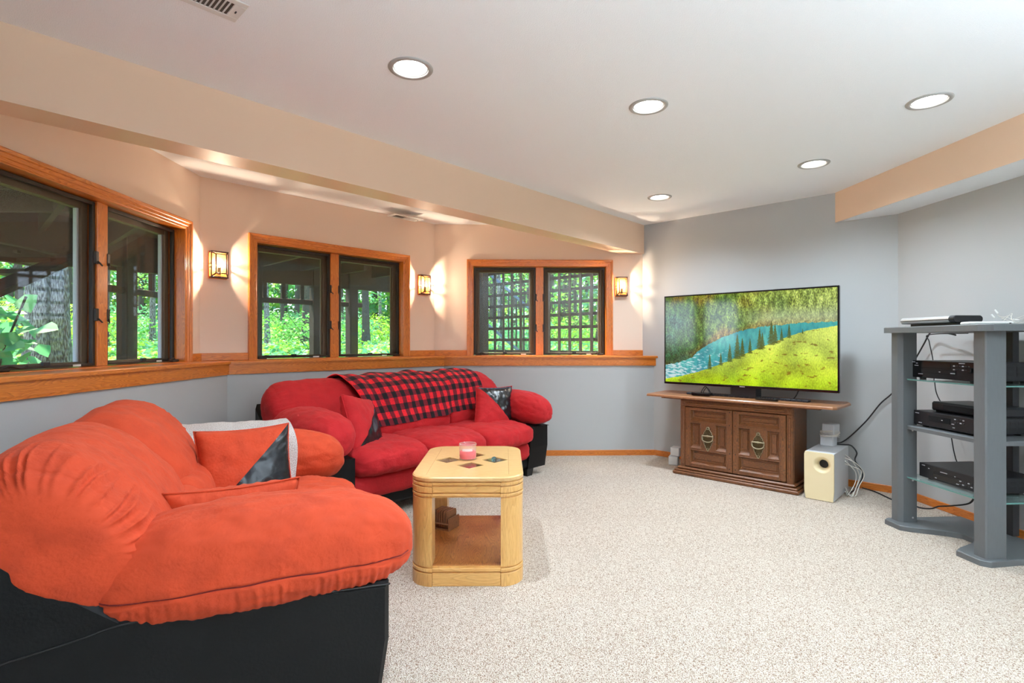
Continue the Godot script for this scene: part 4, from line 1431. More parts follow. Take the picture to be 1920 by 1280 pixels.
		obj("rim", rs, M.old_silver, hd)
		tag(hd, "ornate brass handle plate", "")
		var rod := new_st()
		lathe(rod, [[0.0, -0.052], [0.006, -0.050], [0.0075, -0.040], [0.005, -0.034], [0.007, -0.022], [0.007, -0.012], [0.010, 0.0], [0.007, 0.012], [0.007, 0.022], [0.005, 0.034], [0.0075, 0.040], [0.006, 0.050], [0.0, 0.052]], 10, Transform3D(Basis(Vector3(0, 0, 1), PI / 2), Vector3(cen, 0.368, z + 0.016)))
		var bail := []
		for i in 17:
			var a := PI * i / 16.0
			bail.append(Vector3(cen - cos(a) * 0.048, 0.364 - pow(sin(a), 0.55) * 0.046, z + 0.016 + sin(a) * 0.012))
		tube(rod, bail, 0.0052, 8)
		obj("pull", rod, M.old_silver, hd)
	# top board running past both sides, with clipped corners and sliding rails beneath
	var tp := new_st()
	prism(tp, PackedVector2Array([Vector2(-0.790, 0.13), Vector2(-0.815, 0.18), Vector2(-0.790, 0.58), Vector2(-0.775, 0.602), Vector2(0.755, 0.602), Vector2(0.778, 0.585), Vector2(0.790, 0.18), Vector2(0.755, 0.10), Vector2(-0.76, 0.10)]), 0.684, 0.706, cf.affine_inverse() * cf, 0.008)
	obj("top_board", tp, M.walnut_top_x, t)
	var rl := new_st()
	bx(rl, -0.66, 0.66, 0.668, 0.684, 0.50, 0.54, 0.002)
	bx(rl, -0.66, 0.66, 0.668, 0.684, 0.18, 0.22, 0.002)
	obj("slide_rail", rl, M.walnut_x, t)

func tv_picture() -> ImageTexture:
	var w := 768
	var h := 432
	var n1 := FastNoiseLite.new(); n1.seed = 5; n1.frequency = 0.02; n1.fractal_octaves = 4
	var n2 := FastNoiseLite.new(); n2.seed = 9; n2.frequency = 0.09; n2.fractal_octaves = 3
	var n3 := FastNoiseLite.new(); n3.seed = 14; n3.frequency = 0.006; n3.fractal_octaves = 2
	var hill := [[0.0, 0.965], [0.10, 0.93], [0.22, 0.87], [0.33, 0.80], [0.45, 0.71], [0.56, 0.62], [0.66, 0.545], [0.75, 0.475], [0.85, 0.415], [1.0, 0.37]]
	var bank := [[0.0, 0.80], [0.10, 0.765], [0.18, 0.71], [0.22, 0.64], [0.28, 0.565], [0.38, 0.475], [0.50, 0.405], [0.62, 0.365], [0.72, 0.355], [0.80, 0.34], [1.0, 0.33]]
	var at := func(c: Array, x: float) -> float:
		for i in c.size() - 1:
			if x <= c[i + 1][0]: return lerpf(c[i][1], c[i + 1][1], (x - c[i][0]) / (c[i + 1][0] - c[i][0]))
		return c[-1][1]
	var im := Image.create(w, h, false, Image.FORMAT_RGB8)
	for px in w:
		var u := px / float(w)
		var hy: float = at.call(hill, u) + 0.006 * n1.get_noise_1d(px * 2.0)
		var by: float = at.call(bank, u) + 0.012 * n1.get_noise_1d(px * 3.0 + 500.0)
		for py in h:
			var v := py / float(h)
			var a := n1.get_noise_2d(px * 2.2, py * 0.8)
			var f := n2.get_noise_2d(px * 2.0, py * 0.8)
			var big := n3.get_noise_2d(px, py)
			var c: Color
			if v > hy:
				var k := (v - hy) / (1.0 - hy + 0.001)
				c = Color(0.80, 0.90, 0.24).lerp(Color(0.68, 0.84, 0.10), clampf(k, 0, 1))
				c = c.lerp(Color(0.92, 0.97, 0.55), clampf(0.75 - v * 0.9 + 0.3 * u, 0, 0.6))
				c = c * (0.98 + 0.20 * f + 0.26 * big + 0.06 * a)
				var tuft := n1.get_noise_2d(px * 0.9 + 900.0, py * 2.2)
				if tuft > 0.40: c = c.lerp(Color(0.50, 0.40, 0.12), clampf((tuft - 0.40) * 7.0, 0, 0.75))
			elif v > by:
				c = Color(0.22, 0.62, 0.66).lerp(Color(0.35, 0.78, 0.74), clampf(0.5 + big, 0, 1)) * (1.0 + 0.10 * f)
				c = c.lerp(Color(0.10, 0.42, 0.50), clampf(0.5 * a + 0.25 * f + 0.1, 0, 0.6))
				var foam := n1.get_noise_2d(px * 1.2 + py * 0.8, py * 4.0 - px * 0.7) + (0.30 - u) * 1.1 + (v - 0.72) * 1.0
				c = c.lerp(Color(0.92, 0.96, 0.97), clampf((foam - 0.15) * 2.2, 0, 0.85))
			else:
				# wooded slope, every tree an upright streak
				var g := Color(0.20, 0.34, 0.10).lerp(Color(0.46, 0.54, 0.14), clampf(0.55 - v * 0.6 + 0.5 * u + big * 0.8, 0, 1))
				g = g.lerp(Color(0.46, 0.28, 0.08), clampf(smoothstep(0.12, 0.0, by - v) * 0.7 + (big - 0.05) * 1.2 * (1.0 - u), 0, 0.75))
				g = g.lerp(Color(0.14, 0.36, 0.30), clampf(smoothstep(0.35, 0.0, u) * smoothstep(0.0, 0.3, v) * (0.5 + big), 0, 0.7))
				g = g.lerp(Color(0.74, 0.80, 0.50), clampf(0.75 * (u - 0.20) + 0.25 * a, 0, 0.6))
				c = g * (1.05 + 0.75 * f + 0.45 * a)
				c = c.lerp(Color(0.75, 0.82, 0.72), clampf(exp(-pow((v - 0.27) / 0.10, 2.0)) * smoothstep(0.35, 0.7, u) * 0.55, 0, 1))
			im.set_pixel(px, py, c.clamp())
	# conifers on the near bank
	var r := RandomNumberGenerator.new()
	r.seed = 3
	for tree in [[0.30, 0.17], [0.37, 0.14], [0.425, 0.20], [0.47, 0.27], [0.50, 0.20], [0.545, 0.16], [0.60, 0.22], [0.615, 0.17], [0.665, 0.25], [0.685, 0.20], [0.72, 0.13], [0.76, 0.14], [0.83, 0.05]]:
		var bx_: float = tree[0] * w
		var by_: float = (at.call(hill, tree[0]) + 0.02) * h
		var th: float = tree[1] * h
		for k in int(th * th * 0.30) + 60:
			var q := pow(r.randf(), 0.7)
			var wd := (0.05 + 0.95 * q) * th * 0.22 * (0.55 + 0.45 * fposmod(q * 7.0 + tree[0] * 13.0, 1.0)) * r.randf_range(0.5, 1.1)
			var x := int(bx_ + r.randf_range(-1, 1) * wd)
			var y := int(by_ - th * (1.0 - q))
			if x < 0 or x >= w or y < 0 or y >= h: continue
			im.set_pixel(x, y, Color(0.22, 0.30, 0.10).lerp(Color(0.42, 0.46, 0.16), r.randf()))
	return ImageTexture.create_from_image(im)

func build_tv() -> void:
	var x0 := 0.332
	var x1 := 1.786
	var y0 := 0.795
	var y1 := 1.625
	var z := 0.412
	var t := thing("television", "large flat television showing a river and a green hillside", "television", TF * Transform3D(Basis(), Vector3((x0 + x1) / 2, 0, z)))
	var hw := (x1 - x0) / 2
	var bz := 0.013
	var f := new_st()
	bx(f, -hw, -hw + bz, y0, y1, -0.03, 0.004, 0.003)
	bx(f, hw - bz, hw, y0, y1, -0.03, 0.004, 0.003)
	bx(f, -hw + bz, hw - bz, y1 - bz, y1, -0.03, 0.004, 0.003)
	bx(f, -hw + bz, hw - bz, y0, y0 + 0.020, -0.03, 0.004, 0.003)
	obj("bezel", f, M.black_gloss, t)
	var bk := new_st()
	bx(bk, -hw + 0.004, hw - 0.004, y0 + 0.004, y1 - 0.004, -0.045, -0.004, 0.004)
	bx(bk, -hw * 0.7, hw * 0.7, y0 + 0.06, y0 + 0.5, -0.075, -0.04, 0.01)
	obj("back_shell", bk, M.black_plastic, t)
	var s := new_st()
	s.set_smooth_group(-1)
	var q := [Vector3(-hw + bz, y0 + 0.020, 0), Vector3(hw - bz, y0 + 0.020, 0), Vector3(hw - bz, y1 - bz, 0), Vector3(-hw + bz, y1 - bz, 0)]
	var uv := [Vector2(0, 1), Vector2(1, 1), Vector2(1, 0), Vector2(0, 0)]
	for i in [0, 2, 1, 0, 3, 2]:
		s.set_uv(uv[i])
		s.add_vertex(q[i])
	var m := mat("tv_screen", Color(0.01, 0.01, 0.012), 0.08)
	m.metallic_specular = 0.75
	m.emission_enabled = true
	m.emission_texture = tv_picture()
	m.emission = Color.WHITE
	m.emission_operator = BaseMaterial3D.EMISSION_OP_MULTIPLY
	m.emission_energy_multiplier = TV_E
	obj("screen", s, m, t)
	var lg := new_st()
	bx(lg, -0.022, 0.022, y0 + 0.006, y0 + 0.013, 0.0035, 0.0045)
	obj("badge", lg, M.silver, t)
	var st := new_st()
	prism(st, PackedVector2Array([Vector2(-0.10, -0.03), Vector2(0.10, -0.03), Vector2(0.13, -0.075), Vector2(-0.13, -0.075)]), 0.715, y0 + 0.05)
	var ft := new_st()
	var arc := []
	for i in 25:
		var a := lerpf(-0.51, 0.51, i / 24.0)
		arc.append(Vector3(a, 0, -0.06 + 0.10 * a * a))
	for i in 24:
		bar(ft, arc[i] + Vector3(0, 0.7155, 0), arc[i + 1] + Vector3(0, 0.7155, 0), 0.066, 0.019, 0.004)
	obj("neck", st, M.black_plastic, t)
	obj("foot_bar", ft, M.dark_metal, t)
	# things lying on the cabinet
	var cb := thing("cable_box", "small black box with a cable loop at the left of the television's foot", "set-top box", TF * Transform3D(Basis(Vector3.UP, 0.06), Vector3(0.72, 0.706, 0.455)))
	var c1 := new_st()
	bx(c1, -0.082, 0.082, 0.003, 0.030, -0.045, 0.045, 0.006)
	obj("case", c1, M.black_gloss, cb)
	var c2 := new_st()
	bx(c2, -0.07, 0.07, 0.0, 0.004, -0.035, 0.035)
	obj("foot", c2, M.black_plastic, cb)
	var c3 := new_st()
	tube(c3, smooth_path([Vector3(-0.03, 0.02, -0.046), Vector3(-0.01, 0.06, -0.055), Vector3(0.01, 0.082, -0.058), Vector3(0.03, 0.062, -0.056), Vector3(0.05, 0.03, -0.05)]), 0.004)
	tube(c3, smooth_path([Vector3(-0.01, 0.02, -0.046), Vector3(0.005, 0.055, -0.056), Vector3(0.02, 0.072, -0.06), Vector3(0.045, 0.05, -0.056), Vector3(0.06, 0.02, -0.05)]), 0.004)
	obj("cable", c3, M.black_plastic, cb)
	var rm := thing("remote_control", "black remote control lying before the right half of the television's foot", "remote control", TF * Transform3D(Basis(Vector3.UP, -0.25), Vector3(1.275, 0.706, 0.47)))
	var r1 := new_st()
	prism(r1, rounded_rect(0.095, 0.024, 0.02, 6), 0.0, 0.020, Transform3D(), 0.006)
	obj("case", r1, M.black_gloss, rm)
	for i in 6:
		var kb := new_st()
		lathe(kb, [[0.005, 0.0], [0.004, 0.002], [0.0, 0.0025]], 8, Transform3D(Basis(), Vector3(-0.06 + i * 0.024, 0.020, 0)))
		obj("button", kb, M.dark_metal, rm)
	var cable := new_st()
	tube(cable, smooth_path([Vector3(1.43, 0.712, 0.345), Vector3(1.455, 0.74, 0.335), Vector3(1.475, 0.79, 0.325), Vector3(1.48, 0.84, 0.315)]), 0.004)
	tag(obj("power_cable", cable, M.black_plastic, self, TF), "short black cable rising behind the television's right half", "cable")

# ---------------------------------------------------------------- speakers beside the cabinet
func build_speakers() -> void:
	var t := thing("subwoofer", "cream fronted white subwoofer box with a round port, on the carpet by the cabinet", "speaker", TF * Transform3D(Basis(), Vector3(1.693, 0, 0.38)))
	var b := new_st()
	bx(b, -0.098, -0.086, 0.004, 0.357, -0.24, 0.225, 0.003)
	bx(b, 0.086, 0.098, 0.004, 0.357, -0.24, 0.225, 0.003)
	bx(b, -0.090, 0.090, 0.345, 0.357, -0.24, 0.225, 0.003)
	bx(b, -0.090, 0.090, 0.004, 0.016, -0.24, 0.225, 0.003)
	bx(b, -0.090, 0.090, 0.010, 0.350, -0.24, -0.22)
	obj("cabinet", b, M.speaker_side, t)
	for q in [[-0.07, -0.2], [0.07, -0.2], [-0.07, 0.18], [0.07, 0.18]]:
		var ft := new_st()
		lathe(ft, [[0.0, 0.0], [0.012, 0.0], [0.014, 0.005], [0.0, 0.005]], 10, Transform3D(Basis(), Vector3(q[0], 0, q[1])))
		obj("foot", ft, M.foot_black, t)
	# front board with a flared port, as a ring of quads round the opening
	var f := new_st()
	var pc := Vector3(0.022, 0.270, 0.239)
	var N := 48
	var hxx := 0.099
	var rim := []
	for i in N:
		var a := TAU * i / N
		var d := Vector2(cos(a), sin(a))
		var k := minf((hxx - pc.x * signf(d.x)) / maxf(absf(d.x), 1e-5), ((0.358 - pc.y) if d.y > 0 else (pc.y - 0.004)) / maxf(absf(d.y), 1e-5))
		rim.append(Vector3(pc.x + d.x * k, pc.y + d.y * k, pc.z))
	var prof := [[0.062, 0.0], [0.056, -0.002], [0.048, -0.009], [0.040, -0.020], [0.034, -0.034], [0.031, -0.06]]
	for i in N:
		var j := (i + 1) % N
		var a := TAU * i / N
		var c := TAU * j / N
		quad(f, rim[i], rim[j], pc + Vector3(cos(c), sin(c), 0) * 0.062, pc + Vector3(cos(a), sin(a), 0) * 0.062, Vector3(0, 0, 1))
		for k in prof.size() - 1:
			var r0: float = prof[k][0]
			var r1: float = prof[k + 1][0]
			var z0 := Vector3(0, 0, prof[k][1])
			var z1 := Vector3(0, 0, prof[k + 1][1])
			quad(f, pc + Vector3(cos(a), sin(a), 0) * r0 + z0, pc + Vector3(cos(c), sin(c), 0) * r0 + z0, pc + Vector3(cos(c), sin(c), 0) * r1 + z1, pc + Vector3(cos(a), sin(a), 0) * r1 + z1, Vector3(-cos(a), -sin(a), 1), 1)
		var back := Vector3(0, 0, -0.016)
		quad(f, rim[i], rim[j], rim[j] + back, rim[i] + back, rim[i] - pc)
	obj("front_board", f, M.cream_plastic, t)
	var pt := new_st()
	lathe(pt, [[0.031, 0.0], [0.031, -0.05], [0.0, -0.05]], 24, Transform3D(Basis(Vector3(1, 0, 0), PI / 2), pc + Vector3(0, 0, -0.058)))
	bx(pt, pc.x - 0.034, pc.x + 0.034, pc.y - 0.034, pc.y + 0.034, 0.170, 0.176)
	obj("port", pt, M.foot_black, t)
	# small satellite wound with wire on top
	var sp := thing("satellite_speaker", "small white speaker wound with wire on top of the subwoofer", "speaker", TF * Transform3D(Basis(Vector3.UP, -0.12), Vector3(1.672, 0.357, 0.235)))
	var s1 := new_st()
	bx(s1, -0.048, 0.048, 0.0, 0.086, -0.045, 0.045, 0.005)
	obj("lower_cube", s1, M.speaker_side, sp)
	var s2 := new_st()
	box(s2, Vector3(0.018, 0.135, 0.0), Vector3(0.094, 0.088, 0.088), 0.005, Transform3D(Basis(Vector3.UP, -0.15), Vector3()))
	obj("upper_cube", s2, M.speaker_side, sp)
	var wr := new_st()
	for i in 7:
		var y := 0.078 + i * 0.0075
		var pts := []
		for k in 9:
			var a := TAU * k / 8.0 + 0.3
			pts.append(Vector3(0.010 + cos(a) * (0.066 + 0.004 * (i % 2)), y + 0.006 * sin(a * 2.0 + i), sin(a) * 0.064))
		tube(wr, smooth_path(pts, 4), 0.0028, 6)
	obj("wire", wr, M.wire_white, sp)
	for i in 2:
		var c := thing("cube_speaker", ["lower of two small pale speaker cubes left of the cabinet", "upper of two small pale speaker cubes left of the cabinet"][i], "speaker", TF * Transform3D(Basis(Vector3.UP, [0.30, 0.12][i]), Vector3(0.355 + 0.02 * i, 0.086 * i, 0.265 - 0.01 * i)), "")
		var g := new_st()
		bx(g, -0.045, 0.045, 0.0, 0.0855, -0.045, 0.04, 0.005)
		obj("case", g, M.speaker_side, c)
		var gr := new_st()
		bx(gr, -0.040, 0.040, 0.006, 0.080, 0.039, 0.043, 0.002)
		obj("grille", gr, M.white_plastic, c)
	# cables behind the subwoofer
	var w := new_st()
	for k in 4:
		var o := k * 0.012
		var j: float = [0.0, 0.028, -0.02, 0.012][k]
		tube(w, smooth_path([Vector3(1.80, 0.31 - o * 2.0, 0.30), Vector3(1.845 + j, 0.26 - o, 0.27 + o), Vector3(1.885 + j, 0.15 + o, 0.25 - j), Vector3(1.875 + j * 0.6, 0.07 + o, 0.29), Vector3(1.845 + j, 0.010, 0.33 + o), Vector3(1.80, 0.015 + o, 0.28 + j)]), 0.0032, 6)
	tag(obj("white_cable", w, M.wire_white, self, TF), "loose bundle of white cables hanging beside the subwoofer", "cable")
	var k1 := new_st()
	tube(k1, smooth_path([Vector3(1.70, 0.362, 0.17), Vector3(1.76, 0.363, 0.15), Vector3(1.81, 0.36, 0.14), Vector3(1.85, 0.31, 0.15), Vector3(1.84, 0.25, 0.16), Vector3(1.88, 0.19, 0.17), Vector3(1.89, 0.12, 0.17), Vector3(1.85, 0.03, 0.2), Vector3(1.82, 0.012, 0.28)]), 0.0055, 6)
	tag(obj("black_cable", k1, M.black_plastic, self, TF), "black cable curling off the top of the subwoofer to the floor", "cable")

# ---------------------------------------------------------------- equipment rack
func rack_part(t: Node3D, called: String, poly: Array, y0: float, y1: float, m: Material, ch := 0.0) -> MeshInstance3D:
	var st := new_st()
	prism(st, PackedVector2Array(poly), y0, y1, Transform3D(), ch)
	return obj(called, st, m, t)

func deck_unit(called: String, label: String, cat: String, x0: float, x1: float, y: float, h: float, zf: float, depth: float, style: int) -> Node3D:
	# a hi-fi component whose front looks along +z; x runs towards the camera
	var t := thing(called, label, cat, RF * Transform3D(Basis(), Vector3((x0 + x1) / 2, y, zf)))
	var hw := (x1 - x0) / 2
	var b := new_st()
	bx(b, -hw, hw, 0.012, h, -depth, -0.014, 0.003)
	obj("case", b, M.black_plastic, t)
	var f := new_st()
	bx(f, -hw, hw, 0.012, h, -0.016, 0.0, 0.003)
	obj("front_plate", f, M.black_plastic if style != 0 else M.black_gloss, t)
	for fx in [-hw + 0.05, hw - 0.05]:
		for fz in [-0.04, -depth + 0.04]:
			var ft := new_st()
			lathe(ft, [[0.0, 0.0], [0.017, 0.0], [0.019, 0.012], [0.0, 0.012]], 12, Transform3D(Basis(), Vector3(fx, 0, fz)))
			obj("foot", ft, M.foot_black, t)
	var tr := new_st()
	if style == 0:
		bx(tr, -hw * 0.66, hw * 0.45, h * 0.36, h * 0.56, -0.001, 0.003, 0.001)
		bx(tr, -hw * 0.66, hw * 0.30, h * 0.64, h * 0.90, -0.001, 0.002, 0.001)
	elif style == 1:
		bx(tr, -hw * 0.45, hw * 0.25, h * 0.45, h * 0.78, -0.001, 0.003, 0.001)
	else:
		bx(tr, -hw * 0.48, hw * 0.42, h * 0.22, h * 0.56, -0.001, 0.002, 0.001)
		bx(tr, -hw * 0.48, hw * 0.42, h * 0.62, h * 0.66, -0.001, 0.002, 0.0005)
	obj("disc_tray" if style < 2 else "tape_flap", tr, M.black_gloss, t)
	var nb := 12 if style == 0 else (8 if style == 1 else 10)
	for i in nb:
		var k := new_st()
		var x := hw * (0.40 + 0.085 * (i % (nb / 2)))
		var yy := h * (0.80 if i < nb / 2 else 0.62) if style != 2 else h * (0.52 if i < nb / 2 else 0.34)
		bx(k, x - 0.006, x + 0.006, yy - 0.003, yy + 0.003, -0.001, 0.003, 0.001)
		obj("button", k, M.print_grey if i % 3 == 0 else M.dark_metal, t)
	for q in ([[-0.94, 0.92, 0.10], [-0.80, 0.86, 0.05], [-0.85, 0.74, 0.12], [0.55, 0.94, 0.16], [-0.72, 0.30, 0.14], [-0.05, 0.46, 0.05], [0.30, 0.42, 0.14]] if style == 0 else [[-0.92, 0.84, 0.12], [-0.80, 0.26, 0.10], [-0.03, 0.62, 0.05], [0.30, 0.50, 0.07], [0.33, 0.30, 0.06]] if style == 1 else [[-0.88, 0.88, 0.10], [-0.66, 0.76, 0.04], [-0.24, 0.74, 0.22], [0.22, 0.70, 0.03], [-0.42, 0.30, 0.06], [0.28, 0.30, 0.08]]):
		var pr := new_st()
		bx(pr, hw * q[0], hw * (q[0] + q[2]), h * q[1] - 0.0022, h * q[1] + 0.0022, 0.0, 0.0034)
		obj("print", pr, M.print_grey, t)
	if style == 0:
		var kn := new_st()
		lathe(kn, [[0.015, 0.0], [0.015, 0.010], [0.012, 0.013], [0.0, 0.013]], 20, Transform3D(Basis(Vector3(1, 0, 0), PI / 2), Vector3(hw * 0.88, h * 0.62, 0)))
		obj("knob", kn, M.black_gloss, t)
	var sv := new_st()
	for i in 5:
		for r in 2:
			bx(sv, hw - 0.001, hw + 0.0008, h * (0.35 + 0.3 * r), h * (0.52 + 0.3 * r), -depth + 0.05 + i * 0.05, -depth + 0.085 + i * 0.05)
	obj("side_vent", sv, M.foot_black, t)
	return t

func build_rack() -> void:
	var t := thing("equipment_rack", "grey laminate and glass equipment rack along the right wall", "media rack", RF)
	rack_part(t, "base_plate", [Vector2(0.62, 0.08), Vector2(0.62, 0.59), Vector2(0.645, 0.622), Vector2(0.765, 0.622), Vector2(0.80, 0.58), Vector2(0.88, 0.42), Vector2(0.93, 0.36), Vector2(1.01, 0.36), Vector2(1.06, 0.42), Vector2(1.13, 0.57), Vector2(1.165, 0.62), Vector2(1.30, 0.615), Vector2(1.33, 0.58), Vector2(1.31, 0.40), Vector2(1.33, 0.08)], 0.0, 0.032, M.rack_laminate, 0.004)
	rack_part(t, "top_board", [Vector2(0.615, 0.06), Vector2(0.615, 0.60), Vector2(0.63, 0.615), Vector2(1.31, 0.635), Vector2(1.365, 0.60), Vector2(1.385, 0.06)], 1.247, 1.283, M.rack_laminate, 0.004)
	rack_part(t, "post", [Vector2(0.645, 0.463), Vector2(0.645, 0.575), Vector2(0.695, 0.575), Vector2(0.716, 0.553), Vector2(0.716, 0.463)], 0.032, 1.247, M.rack_laminate)
	rack_part(t, "post", [Vector2(1.212, 0.463), Vector2(1.212, 0.560), Vector2(1.228, 0.577), Vector2(1.292, 0.577), Vector2(1.298, 0.570), Vector2(1.298, 0.463)], 0.032, 1.247, M.rack_laminate)
	tag(rack_part(t, "rear_post", [Vector2(0.93, 0.06), Vector2(0.93, 0.10), Vector2(0.99, 0.10), Vector2(0.99, 0.06)], 0.032, 1.247, M.rack_dark), "narrow dark rear upright", "")
	var shelf := [Vector2(0.66, 0.075), Vector2(0.66, 0.50), Vector2(0.72, 0.53), Vector2(1.22, 0.53), Vector2(1.285, 0.50), Vector2(1.285, 0.075)]
	for y in [0.945, 0.318]:
		rack_part(t, "glass_shelf", shelf, y, y + 0.008, M.shelf_glass)
		var e := new_st()
		bx(e, 0.72, 1.22, y, y + 0.008, 0.5295, 0.5315)
		bx(e, 1.284, 1.2865, y, y + 0.008, 0.075, 0.50)
		obj("glass_edge", e, M.glass_edge, t)
	rack_part(t, "middle_shelf", shelf, 0.630, 0.655, M.rack_laminate, 0.004)
	for y in [0.06, 0.30, 0.62]:
		var s := new_st()
		lathe(s, [[0.007, 0.0], [0.006, 0.002], [0.0, 0.003]], 10, Transform3D(Basis(Vector3(0, 0, 1), -PI / 2), Vector3(0.716, y, 0.49)))
		obj("screw", s, M.silver, t)
	deck_unit("disc_changer", "black disc changer with many small buttons on the rack's upper glass shelf", "CD player", 0.700, 1.150, 0.953, 0.118, 0.490, 0.38, 0)
	deck_unit("disc_player", "slim black disc player on the rack's grey middle shelf", "DVD player", 0.722, 1.150, 0.655, 0.100, 0.490, 0.34, 1)
	var v := thing("receiver_box", "small black box stacked on top of the slim disc player", "set-top box", RF * Transform3D(Basis(), Vector3(0.975, 0.755, 0.43)))
	var vb := new_st()
	bx(vb, -0.19, 0.19, 0.006, 0.062, -0.26, 0.0, 0.010)
	obj("case", vb, M.black_plastic, v)
	var vf := new_st()
	bx(vf, -0.10, 0.14, 0.020, 0.048, -0.001, 0.002, 0.001)
	obj("front_window", vf, M.black_gloss, v)
	for fx in [-0.16, 0.16]:
		var ft := new_st()
		bx(ft, fx - 0.015, fx + 0.015, 0.0, 0.007, -0.24, -0.02)
		obj("foot", ft, M.foot_black, v)
	deck_unit("tape_recorder", "black video tape recorder on the rack's lower glass shelf", "video recorder", 0.741, 1.160, 0.326, 0.098, 0.470, 0.36, 2)
	# on top: a long slim speaker bar, a flat white box, two white boxes
	var sb := thing("speaker_bar", "slim silver and black bar lying on top of the rack", "soundbar", RF * Transform3D(Basis(Vector3.UP, 0.0), Vector3(0.86, 1.283, 0.435)))
	var s1 := new_st()
	var rr := rounded_rect(0.020, 0.090, 0.019, 8)
	prism(s1, rr, -0.20, 0.155, Transform3D(Basis(Vector3(0, 1, 0), Vector3(1, 0, 0), Vector3(0, 0, 1)), Vector3(0, 0.040, 0)), 0.0, 0)
	obj("silver_body", s1, M.silver, sb)
	var s2 := new_st()
	prism(s2, rounded_rect(0.0205, 0.091, 0.0195, 8), 0.155, 0.190, Transform3D(Basis(Vector3(0, 1, 0), Vector3(1, 0, 0), Vector3(0, 0, 1)), Vector3(0, 0.040, 0)), 0.003)
	obj("end_cap", s2, M.black_plastic, sb)
	var s3 := new_st()
	bx(s3, -0.17, 0.17, 0.0, 0.026, -0.06, 0.05, 0.004)
	obj("stand", s3, M.foot_black, sb)
	var s4 := new_st()
	bx(s4, -0.20, 0.155, 0.036, 0.040, 0.087, 0.0915)
	obj("groove", s4, M.foot_black, sb)
	var wb := thing("router", "flat white plastic box near the front corner of the rack top", "router", RF * Transform3D(Basis(Vector3.UP, -0.25), Vector3(1.20, 1.283, 0.475)))
	var w1 := new_st()
	bx(w1, -0.045, 0.045, 0.0, 0.017, -0.105, 0.105, 0.006)
	obj("case", w1, M.white_plastic, wb)
	var w2 := new_st()
	bx(w2, 0.044, 0.0455, 0.005, 0.010, -0.09, -0.08)
	obj("socket", w2, M.foot_black, wb)
	for i in 2:
		var bb := thing("white_box", ["lower white box at the picture's right edge on the rack top", "upper white box at the picture's right edge on the rack top"][i], "box", RF * Transform3D(Basis(Vector3.UP, 0.05 * i), Vector3(1.30, 1.283 + 0.0745 * i, 0.21)))
		var b1 := new_st()
		bx(b1, -0.05, 0.05, 0.0, 0.050, -0.10, 0.10, 0.005)
		obj("box_body", b1, M.white_plastic, bb)
		var b2 := new_st()
		bx(b2, -0.052, 0.052, 0.051, 0.074, -0.102, 0.102, 0.005)
		obj("lid", b2, M.white_plastic, bb)
	var ea := thing("earphones", "tangle of thin white cable with small plugs on the rack top", "earphones", RF * Transform3D(Basis(), Vector3(1.16, 1.283, 0.30)))
	var c := new_st()
	for k in 4:
		var o := 0.012 * k
		tube(c, smooth_path([Vector3(-0.03 + o, 0.06 - o, 0.04), Vector3(0.0, 0.03 + o, 0.02 - o), Vector3(0.05, 0.01 + o * 0.5, 0.0 + o), Vector3(0.09, 0.02 + o, -0.03), Vector3(0.13, 0.015, -0.05 - o)]), 0.0012, 5)
	obj("cable", c, M.wire_white, ea)
	for q in [[Vector3(-0.035, 0.088, 0.05), Vector3(-0.022, 0.066, 0.045)], [Vector3(-0.05, 0.062, 0.055), Vector3(-0.036, 0.042, 0.05)], [Vector3(0.03, 0.030, 0.01), Vector3(0.058, 0.024, 0.0)]]:
		var p := new_st()
		tube(p, [q[0], q[1]], 0.0045, 8)
		obj("plug", p, M.white_plastic, ea)
	var thin := new_st()
	tube(thin, smooth_path([q3(0.70, 0.10, 1.245), q3(0.40, 0.10, 1.24), q3(0.40, 0.10, 1.192), q3(0.431, 0.10, 1.062), q3(0.448, 0.10, 0.887), q3(0.465, 0.10, 0.822), q3(0.50, 0.10, 0.763), q3(0.55, 0.10, 0.66), q3(0.578, 0.10, 0.539), q3(0.599, 0.10, 0.443), q3(0.626, 0.10, 0.385), q3(0.70, 0.10, 0.36)]), 0.0035, 6)
	tag(obj("rack_cable", thin, M.black_plastic, self, RF), "thin black cable hanging down behind the rack's shelves", "cable")
	var low := new_st()
	tube(low, smooth_path([q3(-0.217, 0.185, 0.006), q3(-0.06, 0.15, 0.006), q3(0.155, 0.178, 0.006), q3(0.25, 0.17, 0.01), q3(0.36, 0.22, 0.04), q3(0.468, 0.28, 0.064), q3(0.553, 0.30, 0.070), q3(0.638, 0.30, 0.091), q3(0.70, 0.30, 0.125), q3(0.778, 0.30, 0.152), q3(0.889, 0.30, 0.196), q3(0.932, 0.30, 0.228), q3(0.93, 0.28, 0.27), q3(0.90, 0.22, 0.312)]), 0.005, 6)
	tag(obj("floor_cable", low, M.black_plastic, self, RF), "black cable running from the subwoofer across the carpet and up to the rack's lower shelf", "cable")
	var cord := new_st()
	var tw := []
	for p in [[1.70, 0.362, 0.10], [1.728, 0.365, 0.03], [1.792, 0.428, 0.02], [1.895, 0.557, 0.02], [1.985, 0.697, 0.02], [2.061, 0.783, 0.03]]:
		tw.append(RF.affine_inverse() * (TF * Vector3(p[0], p[1], p[2])))
	for p in [q3(0.091, 0.05, 0.887), q3(0.221, 0.05, 1.062), q3(0.297, 0.05, 1.173), q3(0.366, 0.06, 1.255), q3(0.45, 0.08, 1.262), q3(0.60, 0.09, 1.235)]: tw.append(p)
	tube(cord, smooth_path(tw), 0.0052, 6)
	tag(obj("audio_cable", cord, M.black_plastic, self, RF), "black cord rising along the grey walls from the subwoofer to the rack top", "cable")

func q3(s: float, w: float, y: float) -> Vector3:
	return Vector3(s, y, w)

